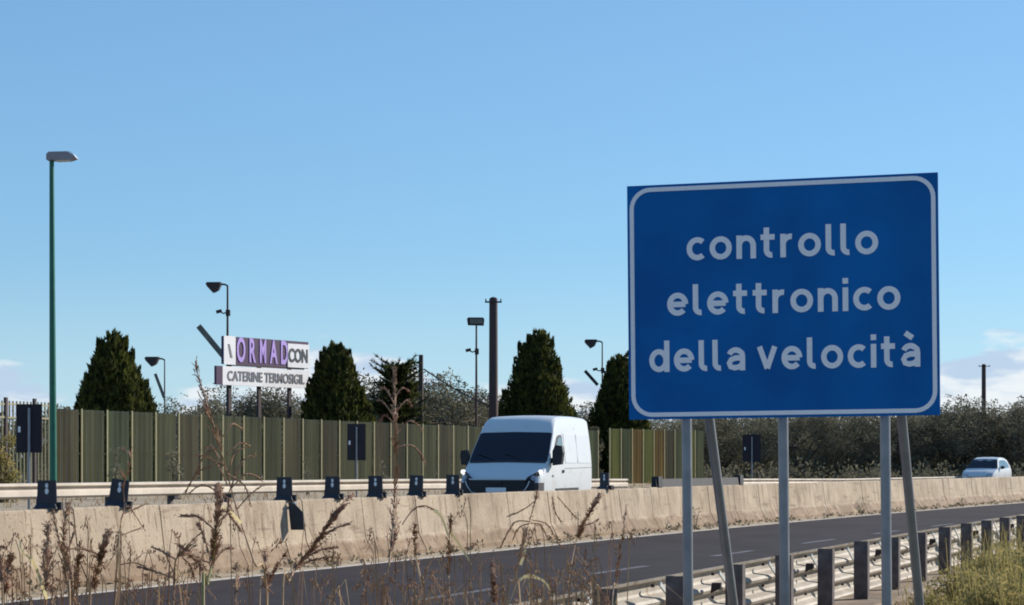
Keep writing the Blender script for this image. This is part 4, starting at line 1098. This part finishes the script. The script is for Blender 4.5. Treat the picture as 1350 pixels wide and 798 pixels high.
reed('dense upright seed head right of the middle of the slatted fence, feathery top above the fence', [(503, 812), (511, 755), (518, 705), (520, 655), (521, 600), (521, 560), (521, 530), (519, 486)], 6.4, (.10, 1), 1.3, seed=9, spread=.10, fat=1.15, r0=.0042,
     branches=[[(521, 560), (508, 548), (500, 556)], [(521, 575), (540, 555), (556, 566)], [(521, 545), (535, 528), (542, 535)], [(520, 550), (505, 530), (498, 528)], [(522, 590), (545, 588), (560, 610)], [(520, 525), (530, 512), (540, 516)], [(521, 535), (510, 515), (503, 512)]])
reed('stout seed head leaning to the upper right below the delineators', [(372, 812), (382, 765), (396, 742), (418, 712), (440, 680), (463, 652)], 5.8, (.25, 1), 2.2, seed=11, fat=1.5, spread=.08, side=.9, r0=.004,
     branches=[[(400, 738), (420, 726), (440, 722)], [(398, 744), (414, 738), (436, 734)], [(420, 710), (440, 698), (460, 690)]])
reed('seed head leaning right against the pale barrier, left part of the picture', [(118, 812), (124, 775), (131, 740), (138, 715), (146, 697)], 5.5, (.15, 1), 2.0, seed=13, fat=1.2, spread=.07)
reed('slim upright seed head below the green lamp post', [(60, 812), (61, 770), (62, 735), (64, 688)], 5.3, (.15, 1), 2.0, seed=15, fat=1.2, spread=.06, leaves=[[(62, 790), (44, 742), (28, 726), (27, 708)]])
reed('dark upright seed head at the far lower left', [(4, 812), (8, 775), (11, 750), (14, 730)], 5.1, (.1, 1), 2.0, seed=17, fat=1.3, spread=.05)
reed('short seed head between the lamp post and the leaning seed head', [(96, 812), (98, 780), (101, 750), (106, 733)], 5.6, (.1, 1), 1.5, seed=19, fat=1.1, spread=.05, branches=[[(88, 724), (110, 724), (130, 731)]])
reed('thin bare stalk crossing the leaning delineator', [(150, 812), (154, 750), (158, 700), (164, 670), (163, 640), (172, 605), (160, 590)], 5.9, (.6, 1), .5, True, seed=21, spread=.05, branches=[[(164, 677), (180, 670), (194, 664)], [(163, 705), (175, 700), (185, 697)], [(158, 745), (178, 742), (200, 752)]])
reed('dry stem with a curling pale leaf arching over it, right of the dense seed head', [(560, 812), (556, 770), (549, 735), (547, 708), (546, 690)], 6.2, (.4, 1), 1.2, seed=23, fat=1.1, spread=.05,
     leaves=[[(572, 672), (583, 684), (592, 712)]], branches=[[(530, 692), (545, 672), (560, 667), (574, 673)]])
reed('short pointed seed head left of the thin forked stalks', [(592, 812), (591, 760), (592, 720), (594, 680)], 6.6, (.35, 1), 1.4, seed=25, spread=.05, leaves=[[(593, 700), (610, 725), (622, 745)]])
reed('drooping many-armed grass head in front of the van, arms arching both ways', [(668, 812), (678, 765), (690, 718), (700, 680), (708, 650)], 6.8, (.3, 1), .8, True, seed=27, spread=.08,
     branches=[[(698, 688), (680, 688), (668, 705), (660, 722)], [(702, 686), (720, 690), (730, 705), (740, 722)], [(700, 690), (712, 692), (722, 710)], [(698, 690), (684, 696), (676, 712)], [(706, 660), (690, 672), (672, 680)], [(728, 655), (732, 675), (740, 688)], [(735, 655), (750, 672), (758, 682)]],
     leaves=[[(686, 745), (692, 728), (694, 716)], [(690, 760), (715, 765), (735, 790)], [(685, 765), (700, 758), (720, 768)]])
reed('brown seed head slanting to the upper right under the tail of the van', [(742, 812), (750, 765), (758, 720), (765, 700), (778, 675), (791, 652)], 7.2, (.45, 1), 2.0, seed=29, fat=1.4, spread=.05, r0=.0026, branches=[[(768, 694), (780, 690), (788, 686)]])
reed('thin dark stalk left of the first sign post', [(806, 812), (812, 770), (816, 735), (822, 700), (826, 665)], 7.4, (.2, 1), .8, seed=31, spread=.05)
reed('dark red spike at the bottom between the two middle grass clumps', [(655, 812), (652, 790), (650, 765), (649, 742)], 6.5, (.05, 1), 2.2, seed=33, fat=1.3, spread=.03)
reed('arching stems beside the drooping grass head, bottom centre', [(790, 812), (782, 780), (768, 762), (748, 753)], 7.0, (.3, 1), 1.2, True, seed=35, spread=.05, branches=[[(782, 790), (770, 772), (756, 764)], [(800, 800), (790, 775), (776, 758)]])
reed('slender seed head leaning right at the barrier foot, right of the tallest stalk', [(342, 812), (352, 775), (362, 752), (378, 728)], 5.9, (.2, 1), 1.3, seed=37, spread=.04)
reed('upright thin seed head right of the tallest stalk', [(352, 812), (351, 770), (350, 745), (350, 724)], 6.1, (.2, 1), 1.2, seed=39, spread=.04)
reed('short pale seed head by the left foot of the slanting panicle', [(310, 812), (312, 780), (312, 760), (311, 745)], 6.0, (.2, 1), 1.2, True, seed=41, spread=.04)
reed('dense mixed seed head cluster right of the slim head under the lamp post', [(92, 820), (90, 780), (86, 740), (84, 700), (90, 664)], 5.4, (.2, 1), 1.5, True, seed=43, spread=.13, fat=1.1, branches=[[(86, 740), (76, 705), (70, 675)], [(88, 730), (98, 700), (94, 690)]])
# the tangle of finer stems along the bottom edge
tg = MB(); tp2 = MB(); r_ = random.Random(55)
for i in range(230):
    px = r_.choice([r_.uniform(0, 260), r_.uniform(380, 820), r_.uniform(480, 790), r_.uniform(-40, 860)]); D = r_.uniform(5.2, 7.6)
    rail = F(find_s(px, NO), NO)
    if D > rail.y-.25 and px < 560: D = max(4.8, rail.y-.5)
    yt = r_.triangular(662, 800, 720) if r_.random() < .12 else r_.triangular(700, 808, 800); top = P(px+r_.uniform(-18, 18), yt, D); foot = P(px, 700, D); foot.z = -.1
    midp = foot.lerp(top, .6)+Vector((r_.uniform(-.03, .03), r_.uniform(-.03, .03), 0))
    tip = top+Vector((r_.uniform(-.07, .07), 0, -r_.uniform(-.02, .05)))
    tgt = tg if r_.random() < .6 else tp2
    pl_ = smooth([foot, midp, top, tip], 4); tgt.tube(pl_, [.0022*(1-.5*k/len(pl_)) for k in range(len(pl_))], 3, caps=False)
    for k in range(r_.randint(4, 16)):
        q = r_.uniform(.75, 1)*(len(pl_)-1.01); j = int(q); p = pl_[j].lerp(pl_[j+1], q-j)+Vector((r_.gauss(0, .006), r_.gauss(0, .006), 0))
        spikelet(tp2, p, Vector((r_.uniform(-.6, .6), r_.uniform(-.3, .3), 1)), r_.uniform(.008, .015), .0024, r_)
    if r_.random() < .4: blade(tg, foot, top.z-foot.z-.05, r_.uniform(.1, .4), .004, r_)
tag(tg.build('fine_grass', M['drygrass'], None, fix=False), 'tangle of fine pale dry stems along the bottom edge', 'grass', kind='stuff')
tag(tp2.build('fine_seed_grass', M['panicle_pale'], None, fix=False), 'tangle of fine reddish seeding stems along the bottom edge', 'grass', kind='stuff')
# rough verge cover under the camera's view
vg = MB()
for i in range(9000):
    D = r_.uniform(1.5, 14); x = r_.uniform(-.9, .9)*D*.4+.3; p = Vector((x, D, -.1))
    ln_ = F(-25, NO); rx = 1.07+(D-12.9)*.414
    if x < rx+.25: continue
    blade(vg, p, r_.uniform(.1, .35), r_.uniform(.05, .2), .004, r_)
tag(vg.build('verge_cover', M['drygrass'], None, fix=False), 'dry rough grass covering the near verge', 'grass', kind='stuff')
